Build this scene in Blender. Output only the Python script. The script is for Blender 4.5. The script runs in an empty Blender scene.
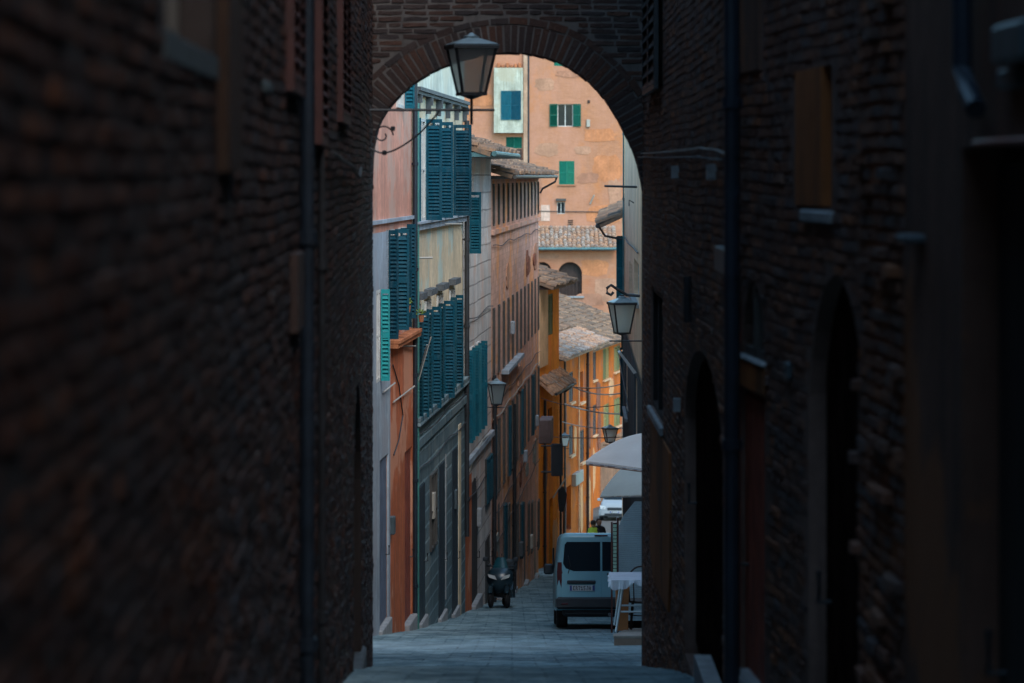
import bpy, math, random
from mathutils import Vector
random.seed(7)
R = math.radians
F, H0 = 3000.0, 175.0
scene = bpy.context.scene
COL = scene.collection

# ------------------------------------------------------------------ photo geometry
def X(px, Y): return (px - 512.0) / F * Y
def Z(py, Y): return (H0 - py) / F * Y
GK = [(-30, -2.0), (0, 1.6), (10, 2.45), (20.5, 3.47), (31, 5.06), (43, 6.74), (48, 7.37), (54, 8.18), (62, 9.16), (70, 10.08),
      (82, 11.48), (102, 13.5), (130, 15.9), (148, 17.07), (176, 18.5), (230, 19.3), (2000, 24)]
def G(Y):
    n = len(GK)
    def sl(i): i0, i1 = max(i - 1, 0), min(i + 1, n - 1); return (GK[i1][1] - GK[i0][1]) / (GK[i1][0] - GK[i0][0])
    for i in range(n - 1):
        (a, ga), (b, gb) = GK[i], GK[i + 1]
        if Y <= b:
            if Y < 0 or Y > 230: return -(ga + (gb - ga) * (Y - a) / (b - a))
            h = b - a; t = (Y - a) / h
            return -((2 * t ** 3 - 3 * t * t + 1) * ga + (t ** 3 - 2 * t * t + t) * h * sl(i) + (3 * t * t - 2 * t ** 3) * gb + (t ** 3 - t * t) * h * sl(i + 1))
    return -24.0

# ------------------------------------------------------------------ materials
def lin(c):
    c = c / 255.0
    return c / 12.92 if c <= .04045 else ((c + .055) / 1.055) ** 2.4
class NT:
    def __init__(s, name):
        s.m = bpy.data.materials.new(name); s.m.use_nodes = True
        s.t = s.m.node_tree; s.n = s.t.nodes; s.l = s.t.links
        s.b = s.n['Principled BSDF']
    def new(s, k, **kw):
        n = s.n.new(k)
        for a, v in kw.items(): setattr(n, a, v)
        return n
    def link(s, a, b): s.l.new(a, b)
    def noise(s, vec, scale, detail=4, rough=.6):
        n = s.new('ShaderNodeTexNoise'); n.inputs['Scale'].default_value = scale
        n.inputs['Detail'].default_value = detail; n.inputs['Roughness'].default_value = rough
        s.link(vec, n.inputs['Vector']); return n.outputs['Fac']
    def ramp(s, fac, stops):
        r = s.new('ShaderNodeValToRGB'); e = r.color_ramp.elements
        while len(e) < len(stops): e.new(.5)
        for i, (p, c) in enumerate(stops):
            e[i].position = p; e[i].color = (c, c, c, 1) if not isinstance(c, (tuple, list)) else (*c, 1)
        s.link(fac, r.inputs[0]); return r.outputs[0]
    def mix(s, fac, a, b, mode='MIX'):
        m = s.new('ShaderNodeMix', data_type='RGBA', blend_type=mode)
        if isinstance(fac, (int, float)): m.inputs[0].default_value = fac
        else: s.link(fac, m.inputs[0])
        for v, i in ((a, 6), (b, 7)):
            if isinstance(v, tuple): m.inputs[i].default_value = (*v, 1)
            else: s.link(v, m.inputs[i])
        return m.outputs[2]
    def mapping(s, vec, scale):
        m = s.new('ShaderNodeMapping'); m.inputs['Scale'].default_value = scale
        s.link(vec, m.inputs[0]); return m.outputs[0]
    def bump(s, h, strength, dist=.02, prev=None):
        b = s.new('ShaderNodeBump'); b.inputs['Strength'].default_value = strength
        b.inputs['Distance'].default_value = dist; s.link(h, b.inputs['Height'])
        if prev is not None: s.link(prev, b.inputs['Normal'])
        return b.outputs[0]
def sc(c, k): return tuple(min(1, v * k) for v in c)
def plain(name, col, rough=.7, var=.15, scale=3.0, metal=0.0, bump=0.0, spec=.5):
    t = NT(name); t.b.inputs['Roughness'].default_value = rough; t.b.inputs['Metallic'].default_value = metal
    t.b.inputs['Specular IOR Level'].default_value = spec
    tc = t.new('ShaderNodeTexCoord').outputs['Object']
    n = t.noise(tc, scale)
    c = t.mix(t.ramp(n, [(.3, 0.), (.7, 1.)]), sc(col, 1 - var), sc(col, 1 + var))
    t.link(c, t.b.inputs['Base Color'])
    if bump: t.link(t.bump(t.noise(tc, scale * 8), bump), t.b.inputs['Normal'])
    return t.m
def shutpaint(name, col):
    """sun faded louvre paint: every leaf has weathered differently"""
    t = NT(name); t.b.inputs['Roughness'].default_value = .75; t.b.inputs['Specular IOR Level'].default_value = .15
    ob = t.new('ShaderNodeTexCoord').outputs['Object']; rn = t.new('ShaderNodeObjectInfo').outputs['Random']
    c = t.ramp(rn, [(0., sc(col, .55)), (.5, col), (1., (col[0] * 2 + .01, col[1] * 1.25, col[2] * 1.1))])
    c = t.mix(t.ramp(t.noise(t.mapping(ob, (6, 6, 1.2)), 2.2, 6, .7), [(.45, 0.), (.75, .55)]), c, (col[0] + .05, col[1] * .9 + .04, col[2] * .8 + .04))
    c = t.mix(t.ramp(t.noise(ob, 5, 6, .7), [(.5, 0.), (.75, .6)]), c, sc(col, .35))
    t.link(c, t.b.inputs['Base Color']); return t.m
def plaster(name, col, stain=(.12, .10, .09), patch=None, amt=.45, blocks=None, bstr=.5, rough=.9, joint=.55):
    """weathered render: cloudy tone, vertical run stains, patches of another tone, optional block joints"""
    t = NT(name); t.b.inputs['Roughness'].default_value = rough; t.b.inputs['Specular IOR Level'].default_value = .1
    tc = t.new('ShaderNodeTexCoord'); ob = tc.outputs['Object']
    n1 = t.noise(ob, .9, 6); n2 = t.noise(ob, 7, 5)
    c = t.mix(t.ramp(n1, [(.3, 0.), (.7, 1.)]), sc(col, .66), sc(col, 1.22))
    c = t.mix(t.ramp(n2, [(.38, 0.), (.72, .5)]), c, sc(col, .5))
    st = t.noise(t.mapping(ob, (3.0, 3.0, .22)), 1.6, 5, .65)
    c = t.mix(t.ramp(st, [(.48, 0.), (.70, min(.85, amt * 1.35))]), c, stain)
    s2 = t.noise(t.mapping(ob, (9.0, 9.0, .5)), 1.3, 6, .7)
    c = t.mix(t.ramp(s2, [(.5, 0.), (.72, .4)]), c, sc(stain, .7))
    if patch:
        pn = t.noise(ob, .55, 7, .62)
        c = t.mix(t.ramp(pn, [(.53, 0.), (.58, .75)]), c, patch)
    nrm = t.bump(n2, .35, .02)
    if blocks:
        br = t.new('ShaderNodeTexBrick'); br.inputs['Scale'].default_value = 1.0
        br.inputs['Brick Width'].default_value = blocks[0]; br.inputs['Row Height'].default_value = blocks[1]
        br.inputs['Mortar Size'].default_value = blocks[2]; br.inputs['Mortar Smooth'].default_value = .3
        br.inputs['Color1'].default_value = (1, 1, 1, 1); br.inputs['Color2'].default_value = (.82, .82, .82, 1)
        br.inputs['Mortar'].default_value = (joint, joint, joint, 1)
        t.link(tc.outputs['UV'], br.inputs['Vector'])
        c = t.mix(1.0, c, br.outputs['Color'], 'MULTIPLY')
        nrm = t.bump(br.outputs['Fac'], -bstr, .03, nrm) if False else nrm
        inv = t.new('ShaderNodeMath', operation='SUBTRACT'); inv.inputs[0].default_value = 1
        t.link(br.outputs['Fac'], inv.inputs[1]); nrm = t.bump(inv.outputs[0], bstr, .03, nrm)
    t.link(c, t.b.inputs['Base Color']); t.link(nrm, t.b.inputs['Normal'])
    return t.m
def brickmat(name, cols, grime=(.028, .026, .028), gamt=.7):
    """real bricks: every brick (mesh island) takes its own fired tone, with soot and grime over it"""
    t = NT(name); t.b.inputs['Roughness'].default_value = .85; t.b.inputs['Specular IOR Level'].default_value = .12
    ob = t.new('ShaderNodeTexCoord').outputs['Object']
    rnd = t.new('ShaderNodeNewGeometry').outputs['Random Per Island']
    n = len(cols); c = t.ramp(rnd, [((i + .5) / n, cols[i]) for i in range(n)])
    n2 = t.noise(ob, 28, 5, .7)
    c = t.mix(t.ramp(n2, [(.35, 0.), (.75, .6)]), c, sc(cols[0], .5))
    n1 = t.noise(ob, .8, 6, .65)
    c = t.mix(t.ramp(n1, [(.4, 0.), (.62, gamt)]), c, grime)
    t.link(c, t.b.inputs['Base Color'])
    t.link(t.bump(n2, .6, .012), t.b.inputs['Normal'])
    return t.m
def farbrick(name, c1, c2, mortar, patch, patch2):
    t = NT(name); t.b.inputs['Roughness'].default_value = .9; t.b.inputs['Specular IOR Level'].default_value = .2
    tc = t.new('ShaderNodeTexCoord'); ob = tc.outputs['Object']
    br = t.new('ShaderNodeTexBrick'); br.inputs['Scale'].default_value = 1.0
    br.inputs['Brick Width'].default_value = .42; br.inputs['Row Height'].default_value = .12
    br.inputs['Mortar Size'].default_value = .012
    for k, v in (('Color1', c1), ('Color2', c2), ('Mortar', mortar)): br.inputs[k].default_value = (*v, 1)
    t.link(tc.outputs['UV'], br.inputs['Vector'])
    c = t.mix(t.ramp(t.noise(ob, .22, 7, .65), [(.42, 0.), (.58, .85)]), br.outputs['Color'], patch)
    c = t.mix(t.ramp(t.noise(t.mapping(ob, (1, 1, .6)), .5, 7, .7), [(.52, 0.), (.70, .7)]), c, patch2)
    c = t.mix(t.ramp(t.noise(t.mapping(ob, (1.2, 1.2, .15)), .9, 6, .7), [(.55, 0.), (.75, .35)]), c, (.30, .17, .12))
    c = t.mix(t.ramp(t.noise(ob, 3.0, 5, .7), [(.3, 0.), (.8, .35)]), c, sc(c1, .62))
    t.link(c, t.b.inputs['Base Color'])
    t.link(t.bump(t.noise(ob, 5, 5), .4, .05), t.b.inputs['Normal'])
    return t.m
def tilemat(name, cols):
    t = NT(name); t.b.inputs['Roughness'].default_value = .9; t.b.inputs['Specular IOR Level'].default_value = .2
    ob = t.new('ShaderNodeTexCoord').outputs['Object']
    rnd = t.new('ShaderNodeNewGeometry').outputs['Random Per Island']
    n = len(cols); c = t.ramp(rnd, [((i + .5) / n, cols[i]) for i in range(n)])
    c = t.mix(t.ramp(t.noise(ob, 9, 5, .7), [(.42, 0.), (.62, .75)]), c, (.12, .095, .078))
    t.link(c, t.b.inputs['Base Color']); return t.m
def glassy(name, col=(.012, .018, .024), rough=.12):
    t = NT(name); t.b.inputs['Base Color'].default_value = (*col, 1); t.b.inputs['Roughness'].default_value = rough; t.b.inputs['Specular IOR Level'].default_value = .22
    ob = t.new('ShaderNodeTexCoord').outputs['Object']
    t.link(t.bump(t.noise(ob, 1.3, 2), .08, .05), t.b.inputs['Normal'])
    return t.m
def paving():
    t = NT('stone_paving'); t.b.inputs['Specular IOR Level'].default_value = .03
    tc = t.new('ShaderNodeTexCoord'); ob = tc.outputs['Object']
    mp = t.mapping(ob, (1, 1, 0))
    w = t.noise(ob, 1.2, 3)
    br = t.new('ShaderNodeTexBrick'); br.inputs['Scale'].default_value = 1.0
    br.inputs['Brick Width'].default_value = .50; br.inputs['Row Height'].default_value = .27
    br.inputs['Mortar Size'].default_value = .016; br.inputs['Mortar Smooth'].default_value = .35
    br.inputs['Color1'].default_value = (.24, .34, .37, 1); br.inputs['Color2'].default_value = (.11, .17, .195, 1)
    br.inputs['Mortar'].default_value = (.06, .095, .115, 1)
    t.link(mp, br.inputs['Vector'])
    c = t.mix(t.ramp(t.noise(ob, .7, 7, .65), [(.35, 0.), (.7, .6)]), br.outputs['Color'], (.19, .28, .31))
    c = t.mix(t.ramp(t.noise(ob, 6, 6, .7), [(.45, 0.), (.75, .6)]), c, (.05, .08, .095))
    c = t.mix(t.ramp(t.noise(t.mapping(ob, (.8, .28, 0)), 1.7, 8, .72), [(.45, 0.), (.60, .55)]), c, (.36, .47, .49))
    c = t.mix(t.ramp(t.noise(t.mapping(ob, (.8, .35, 0)), 1.2, 8, .75), [(.48, 0.), (.64, .65)]), c, (.07, .115, .135))
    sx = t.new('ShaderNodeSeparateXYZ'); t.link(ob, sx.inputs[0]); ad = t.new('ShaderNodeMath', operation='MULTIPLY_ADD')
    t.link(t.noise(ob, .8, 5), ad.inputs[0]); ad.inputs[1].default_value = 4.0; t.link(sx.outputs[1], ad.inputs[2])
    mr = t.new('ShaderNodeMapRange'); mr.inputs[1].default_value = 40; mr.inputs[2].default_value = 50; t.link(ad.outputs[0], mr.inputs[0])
    c = t.mix(t.ramp(mr.outputs[0], [(.0, 0.), (.3, .25), (.6, .25), (.85, 0.)]), c, (.40, .44, .43))   # a noisy band of paler tone across the street
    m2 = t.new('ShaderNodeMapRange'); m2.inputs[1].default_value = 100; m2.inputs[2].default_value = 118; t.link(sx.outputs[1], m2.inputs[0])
    c = t.mix(m2.outputs[0], c, (.11, .10, .09))                       # road colour darkened to warm grey down the hill, offsetting strong sky light
    t.link(c, t.b.inputs['Base Color'])
    t.link(t.ramp(t.noise(ob, 3, 4), [(.3, .8), (.7, 1.)]), t.b.inputs['Roughness'])
    inv = t.new('ShaderNodeMath', operation='SUBTRACT'); inv.inputs[0].default_value = 1
    t.link(br.outputs['Fac'], inv.inputs[1])
    t.link(t.bump(t.noise(ob, 9, 6, .7), .9, .04, t.bump(inv.outputs[0], .35, .02)), t.b.inputs['Normal'])
    return t.m

M = {}
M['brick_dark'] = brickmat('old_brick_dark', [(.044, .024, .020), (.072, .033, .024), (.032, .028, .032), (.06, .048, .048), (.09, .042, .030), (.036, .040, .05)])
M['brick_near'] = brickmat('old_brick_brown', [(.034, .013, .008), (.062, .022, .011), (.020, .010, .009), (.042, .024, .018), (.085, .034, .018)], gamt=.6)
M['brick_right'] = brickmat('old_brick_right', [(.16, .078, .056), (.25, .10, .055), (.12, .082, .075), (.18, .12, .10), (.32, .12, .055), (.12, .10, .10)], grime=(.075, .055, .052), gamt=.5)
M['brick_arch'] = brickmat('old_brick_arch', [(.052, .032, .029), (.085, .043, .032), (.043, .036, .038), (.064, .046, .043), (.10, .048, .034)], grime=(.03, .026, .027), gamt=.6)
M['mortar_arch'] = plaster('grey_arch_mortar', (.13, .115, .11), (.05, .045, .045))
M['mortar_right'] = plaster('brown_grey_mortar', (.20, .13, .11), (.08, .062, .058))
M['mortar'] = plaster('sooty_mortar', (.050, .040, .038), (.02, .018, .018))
M['dark_plaster'] = plaster('grimy_dark_plaster', (.12, .08, .064), (.04, .034, .032), (.20, .10, .055))
M['dark_plaster_r'] = plaster('grimy_brown_plaster', (.16, .085, .062), (.05, .04, .038), (.28, .11, .05))
M['rust_plaster'] = plaster('rusty_brown_plaster', (.36, .125, .045), (.04, .03, .025), (.09, .05, .03))
M['iron'] = plain('black_iron', (.018, .02, .024), .5, .3, 12)
M['pipe'] = plain('dark_blue_downpipe', (.012, .020, .032), .45, .3, 4)
M['red_dark'] = plain('sooty_red_wood', (.05, .014, .012), .7, .35, 5)
M['teal_stone'] = plain('damp_blue_grey_stone', (.03, .045, .052), .8, .3, 8)
M['red_wood'] = plain('dark_red_wood', (.25, .055, .03), .6, .35, 5)
M['dark_wood'] = plain('dark_stained_wood', (.035, .017, .013), .7, .35, 5)
M['stone_sill'] = plain('grey_stone', (.26, .27, .28), .8, .25, 6, bump=.3)
M['dark_stone'] = plain('dark_grey_stone', (.07, .08, .09), .8, .3, 6, bump=.3)
M['pink'] = plaster('pink_plaster', (.66, .31, .22), (.36, .20, .16), (.50, .33, .26))
M['orange_plaster'] = plaster('orange_red_plaster', (.56, .16, .07), (.24, .11, .08), (.62, .30, .19), amt=.7)
M['grey_plaster'] = plaster('grey_white_plaster', (.36, .42, .48), (.17, .19, .21), (.30, .31, .34))
M['cream'] = plaster('cream_green_plaster', (.72, .58, .40), (.38, .40, .34), (.44, .56, .52), amt=.35)
M['white_green'] = plaster('pale_green_white_plaster', (.62, .64, .57), (.32, .34, .32), (.52, .50, .42))
M['rustic'] = plaster('blue_grey_rusticated_stone', (.15, .22, .25), (.06, .09, .10), (.20, .25, .26), blocks=(2.4, .30, .03), bstr=.8, joint=1.5)
M['block_white'] = plaster('whitish_block_plaster', (.72, .67, .64), (.42, .42, .43), (.68, .50, .42), blocks=(2.2, .42, .022), bstr=.5)
M['brick_pink'] = plaster('pinkish_brown_brick_wall', (.80, .47, .36), (.46, .30, .25), (.86, .38, .15), blocks=(.5, .15, .014), bstr=.2, joint=.82)
M['orange'] = plaster('strong_orange_plaster', (.98, .28, .022), (.60, .15, .02), (.80, .20, .03), amt=.3)
M['orange2'] = plaster('orange_terracotta_plaster', (.66, .155, .02), (.30, .085, .03), (.34, .125, .07), amt=.75)
M['cream_strip'] = plaster('warm_cream_plaster', (.80, .50, .30), (.5, .3, .18))
M['flue'] = plaster('pale_pinkish_render', (.52, .34, .24), (.3, .2, .14))
M['bay'] = plaster('stained_pale_green_plaster', (.52, .53, .44), (.25, .24, .17), (.42, .38, .28), amt=.7)
M['peach'] = farbrick('peach_brick', (.47, .21, .115), (.40, .175, .095), (.45, .23, .14), (.50, .245, .165), (.56, .20, .06))
M['peach2'] = farbrick('peach_orange_brick', (.44, .175, .095), (.38, .145, .08), (.42, .20, .125), (.46, .23, .14), (.54, .19, .05))
M['grey_house'] = plaster('pale_grey_brown_plaster', (.84, .60, .42), (.42, .32, .24), (.62, .48, .36), amt=.4)
M['slate_wall'] = plaster('slate_blue_plaster', (.085, .105, .12), (.04, .05, .06))
M['tile_grey'] = tilemat('weathered_grey_tiles', [(.20, .115, .07), (.09, .065, .05), (.30, .16, .09), (.15, .115, .09), (.36, .21, .12)])
M['tile_orange'] = tilemat('terracotta_tiles', [(.50, .26, .15), (.30, .22, .18), (.60, .32, .18), (.38, .28, .22), (.46, .36, .30)])
M['teal'] = shutpaint('teal_blue_shutter_paint', (.003, .095, .14))
M['teal_dark'] = shutpaint('dark_teal_shutter_paint', (.002, .062, .098))
M['teal_light'] = shutpaint('light_turquoise_shutter_paint', (.01, .23, .25))
M['green'] = shutpaint('green_shutter_paint', (.003, .135, .095))
M['olive'] = shutpaint('olive_green_shutter_paint', (.17, .17, .06))
M['shutter_black'] = plain('near_black_shutter_paint', (.02, .022, .026), .6, .3, 3)
M['frame_white'] = plain('off_white_window_frame', (.5, .5, .48), .6, .2, 4)
M['frame_dark'] = plain('dark_window_frame', (.06, .055, .05), .6, .3, 4)
M['glass'] = glassy('dark_window_glass')
M['glass_lamp'] = plain('frosted_lantern_glass', (.42, .47, .46), .25, .1, 8)
M['glass_lamp_dark'] = plain('dusty_grey_lantern_glass', (.11, .135, .15), .22, .12, 8)
M['dark_in'] = plain('dark_interior', (.012, .011, .012), .9, .2)
M['navy_door'] = plain('dark_navy_door_paint', (.018, .032, .045), .6, .3, 3)
M['blue_door'] = plain('slate_blue_door_paint', (.10, .13, .19), .6, .25, 3)
M['gutter'] = plain('weathered_teal_copper_gutter', (.06, .14, .15), .5, .3, 3)
M['terra'] = plaster('terracotta_ledge', (.46, .17, .08), (.2, .1, .06))
M['cable'] = plain('pale_cable', (.34, .33, .30), .7, .1)
M['cable_dark'] = plain('black_cable', (.03, .03, .035), .7, .1)
M['awning'] = plain('off_white_canvas', (.86, .84, .78), .9, .05, 2, bump=.15)
M['awning_edge'] = plain('brown_awning_trim', (.30, .19, .14), .8, .2)
M['table_white'] = plain('white_tablecloth', (.50, .50, .55), .85, .08, 6)
M['white_metal'] = plain('white_painted_metal', (.46, .50, .53), .5, .15, 6)
M['van_paint'] = plain('pale_blue_grey_car_paint', (.20, .42, .50), .25, .06, 1.5, spec=.6)
M['car_silver'] = plain('silver_car_paint', (.26, .29, .31), .6, .06, 2, spec=.1)
M['black_plastic'] = plain('black_plastic', (.015, .02, .025), .55, .2, 9)
M['tyre'] = plain('tyre_rubber', (.012, .012, .014), .85, .2, 9)
M['rim'] = plain('grey_wheel_rim', (.22, .24, .26), .4, .15, 9, metal=.6)
M['car_glass'] = glassy('tinted_car_glass', (.010, .018, .026), .06)
M['red_lens'] = plain('red_lamp_lens', (.07, .012, .014), .25, .2, 9)
M['clear_lens'] = plain('clear_lamp_lens', (.5, .52, .52), .15, .1, 9)
M['plate'] = plain('white_number_plate', (.44, .48, .50), .5, .05)
M['plate_blue'] = plain('blue_plate_band', (.02, .05, .22), .5, .05)
M['plate_ink'] = plain('plate_lettering', (.04, .04, .05), .6, .05)
M['skin'] = plain('skin', (.42, .25, .17), .6, .1)
M['hair'] = plain('dark_hair', (.03, .02, .015), .7, .2)
M['hivis'] = plain('yellow_green_fabric', (.48, .62, .05), .8, .1)
M['dark_cloth'] = plain('dark_cloth', (.02, .024, .03), .9, .2)
M['deck'] = plain('worn_wood_decking', (.30, .24, .20), .8, .25, 3, bump=.3)
M['orange_cloth'] = plain('burnt_orange_panel', (.36, .12, .04), .8, .2)
M['mint'] = plain('pale_mint_panel', (.42, .60, .46), .7, .2, 12)
M['leaf'] = plain('fresh_green_leaf', (.10, .16, .02), .7, .3, 20)
M['ribbed'] = plain('pale_blue_white_slats', (.36, .46, .50), .7, .1, 3)
M['scoot'] = plain('dark_blue_black_fairing', (.012, .030, .042), .3, .3, 6, spec=.7)
M['screen_teal'] = plain('tinted_teal_windshield', (.008, .055, .07), .3, .15, 5, spec=.3)
M['box_blue'] = plain('blue_grey_metal_box', (.055, .078, .09), .55, .3, 6)
for k_, c_ in (('glass_lamp', (.86, .90, .88)), ('glass_lamp_dark', (.93, .97, .97))):
    t_ = M[k_].node_tree; tr = t_.nodes.new('ShaderNodeBsdfTranslucent'); tr.inputs[0].default_value = (*c_, 1)
    mx = t_.nodes.new('ShaderNodeMixShader'); mx.inputs[0].default_value = .93; ou = t_.nodes['Material Output']
    t_.links.new(t_.nodes['Principled BSDF'].outputs[0], mx.inputs[1]); t_.links.new(tr.outputs[0], mx.inputs[2])
    tp = t_.nodes.new('ShaderNodeBsdfTransparent'); m3 = t_.nodes.new('ShaderNodeMixShader'); m3.inputs[0].default_value = .30 if k_ == 'glass_lamp_dark' else .15
    t_.links.new(mx.outputs[0], m3.inputs[1]); t_.links.new(tp.outputs[0], m3.inputs[2]); t_.links.new(m3.outputs[0], ou.inputs[0])
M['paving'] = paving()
M['earth'] = plain('dusty_earth', (.13, .12, .11), .95, .3, .5, spec=.02)
M['cloth_white'] = plain('white_sign_panel', (.36, .33, .28), .7, .1)

# ------------------------------------------------------------------ mesh helpers
class Fr:
    """frame: a runs along the facade, b is up (world Z), c sticks out of it"""
    def __init__(s, ox, oy, dx, dy, nx, ny, oz=0.0):
        s.o = (ox, oy, oz); s.d = (dx, dy); s.n = (nx, ny)
    def P(s, a, b, c):
        return (s.o[0] + s.d[0] * a + s.n[0] * c, s.o[1] + s.d[1] * a + s.n[1] * c, s.o[2] + b)
class Fac(Fr):
    def __init__(s, pa, Ya, pb, Yb, side=1):
        ax, ay, bx, by = X(pa, Ya), Ya, X(pb, Yb), Yb
        L = math.hypot(bx - ax, by - ay); dx, dy = (bx - ax) / L, (by - ay) / L
        Fr.__init__(s, ax, ay, dx, dy, dy * side, -dx * side); s.L = L
    def u(s, px):
        t = (px - 512) / F
        return (t * s.o[1] - s.o[0]) / (s.d[0] - t * s.d[1])
    def uo(s, px, c):
        t = (px - 512) / F; ox, oy = s.o[0] + s.n[0] * c, s.o[1] + s.n[1] * c
        return (t * oy - ox) / (s.d[0] - t * s.d[1])
    def Y(s, u): return s.o[1] + s.d[1] * u
    def z(s, px, py): return Z(py, s.Y(s.u(px)))
    def g(s, u): return G(s.Y(u))
ID = Fr(0, 0, 1, 0, 0, -1)          # a = X, b = Z, c = -Y  (toward the camera)

class MB:
    def __init__(s, fr=None): s.fr = fr or ID; s.v = []; s.f = []; s.w = []; s.wf = []
    def add(s, vs, fs):
        k = len(s.v); s.v += vs; s.f += [tuple(i + k for i in f) for f in fs]
    def box(s, a0, a1, b0, b1, c0, c1):
        s.add([(a0, b0, c0), (a1, b0, c0), (a1, b1, c0), (a0, b1, c0), (a0, b0, c1), (a1, b0, c1), (a1, b1, c1), (a0, b1, c1)],
              [(0, 3, 2, 1), (4, 5, 6, 7), (0, 1, 5, 4), (2, 3, 7, 6), (1, 2, 6, 5), (0, 4, 7, 3)])
        return s
    def bbox(s, a0, a1, b0, b1, c0, c1, r=.01):
        """box with chamfered edges along all axes (an octagon-ish block)"""
        lo, hi = (a0, b0, c0), (a1, b1, c1); r = min(r, *[(hi[i] - lo[i]) * .45 for i in range(3)])
        vs = []; idx = {}
        for sx in (0, 1):
            for sy in (0, 1):
                for sz in (0, 1):
                    base = [(lo, hi)[(sx, sy, sz)[i]][i] for i in range(3)]
                    sg = [r if q == 0 else -r for q in (sx, sy, sz)]
                    for ax in range(3):
                        p = list(base)
                        for j in range(3):
                            if j != ax: p[j] += sg[j]
                        idx[(sx, sy, sz, ax)] = len(vs); vs.append(tuple(p))
        fs = []
        for ax in range(3):
            o = [j for j in range(3) if j != ax]
            for q in (0, 1):
                def key(i, j):
                    k = [0, 0, 0]; k[ax] = q; k[o[0]] = i; k[o[1]] = j; return idx[(*k, ax)]
                fs.append((key(0, 0), key(1, 0), key(1, 1), key(0, 1)))
        for ax in range(3):          # edges running along ax
            o = [j for j in range(3) if j != ax]
            for i in (0, 1):
                for j in (0, 1):
                    def key(e, which):
                        k = [0, 0, 0]; k[ax] = e; k[o[0]] = i; k[o[1]] = j; return idx[(*k, which)]
                    fs.append((key(0, o[0]), key(1, o[0]), key(1, o[1]), key(0, o[1])))
        for sx in (0, 1):
            for sy in (0, 1):
                for sz in (0, 1): fs.append(tuple(idx[(sx, sy, sz, a)] for a in range(3)))
        s.add(vs, fs); return s
    def poly(s, pts, c0, c1):
        """prism of a polygon in (a,b) between c0 and c1"""
        n = len(pts); s.add([(a, b, c0) for a, b in pts] + [(a, b, c1) for a, b in pts],
            [tuple(range(n))[::-1], tuple(range(n, 2 * n))] + [(i, (i + 1) % n, n + (i + 1) % n, n + i) for i in range(n)])
        return s
    def tube(s, pts, r, n=8, cap=True):
        pts = [Vector(p) for p in pts]; k = len(s.v); rr = r if isinstance(r, (list, tuple)) else [r] * len(pts)
        up = Vector((0.13, .97, .2)).normalized()
        for i, p in enumerate(pts):
            d = (pts[min(i + 1, len(pts) - 1)] - pts[max(i - 1, 0)]).normalized()
            x = d.cross(up)
            if x.length < .05: x = d.cross(Vector((1, 0, 0)))
            x.normalize(); y = d.cross(x)
            for j in range(n):
                a = 2 * math.pi * j / n; q = p + (x * math.cos(a) + y * math.sin(a)) * rr[i]; s.v.append(tuple(q))
        for i in range(len(pts) - 1):
            for j in range(n):
                s.f.append((k + i * n + j, k + i * n + (j + 1) % n, k + (i + 1) * n + (j + 1) % n, k + (i + 1) * n + j))
        if cap:
            s.f.append(tuple(k + j for j in range(n))[::-1]); e = k + (len(pts) - 1) * n; s.f.append(tuple(e + j for j in range(n)))
        return s
    def lathe(s, cen, prof, n=20, axis='a'):
        """prof: list of (along, radius)"""
        k = len(s.v)
        for al, r in prof:
            for j in range(n):
                t = 2 * math.pi * j / n; x, y = r * math.cos(t), r * math.sin(t)
                p = {'a': (al, x, y), 'b': (x, al, y), 'c': (x, y, al)}[axis]
                s.v.append(tuple(cen[i] + p[i] for i in range(3)))
        m = len(prof)
        for i in range(m - 1):
            for j in range(n):
                s.f.append((k + i * n + j, k + i * n + (j + 1) % n, k + (i + 1) * n + (j + 1) % n, k + (i + 1) * n + j))
        s.f.append(tuple(k + j for j in range(n))); s.f.append(tuple(k + (m - 1) * n + j for j in range(n)))
        return s
    def loft(s, secs, cap=True):
        k = len(s.v); n = len(secs[0])
        for q in secs: s.v += [tuple(p) for p in q]
        for i in range(len(secs) - 1):
            for j in range(n):
                s.f.append((k + i * n + j, k + i * n + (j + 1) % n, k + (i + 1) * n + (j + 1) % n, k + (i + 1) * n + j))
        if cap: s.f.append(tuple(k + j for j in range(n))); s.f.append(tuple(k + (len(secs) - 1) * n + j for j in range(n)))
        return s
    def build(s, name, mat, parent=None, smooth=False, fixn=True):
        me = bpy.data.meshes.new(name)
        off = Vector((0, 0, 0)); p = parent
        while p is not None: off += p.location; p = p.parent
        pts = [Vector(s.fr.P(*v)) - off for v in s.v]
        o = bpy.data.objects.new(name, me)
        if parent is None and pts:                                   # top-level mesh: origin at its base
            c = sum(pts, Vector()) / len(pts); c.z = min(q.z for q in pts); pts = [q - c for q in pts]; o.location = c
        me.from_pydata(pts, [], s.f)
        uv = me.uv_layers.new(name='UVMap'); k = 0
        for f in s.f:
            A = Vector(s.v[f[0]]); nn = Vector((0, 0, 0))
            for i in range(1, len(f) - 1): nn += (Vector(s.v[f[i]]) - A).cross(Vector(s.v[f[i + 1]]) - A)
            ax = max(range(3), key=lambda q: abs(nn[q])); o2 = {2: (0, 1), 0: (2, 1), 1: (0, 2)}[ax]
            for i in f:
                uv.data[k].uv = (s.v[i][o2[0]], s.v[i][o2[1]]); k += 1
        if fixn:
            import bmesh
            b = bmesh.new(); b.from_mesh(me); bmesh.ops.recalc_face_normals(b, faces=b.faces); b.to_mesh(me); b.free()
        me.materials.append(mat)
        if smooth:
            for q in me.polygons: q.use_smooth = True
        if parent is not None: o.parent = parent
        COL.objects.link(o); return o

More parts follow.
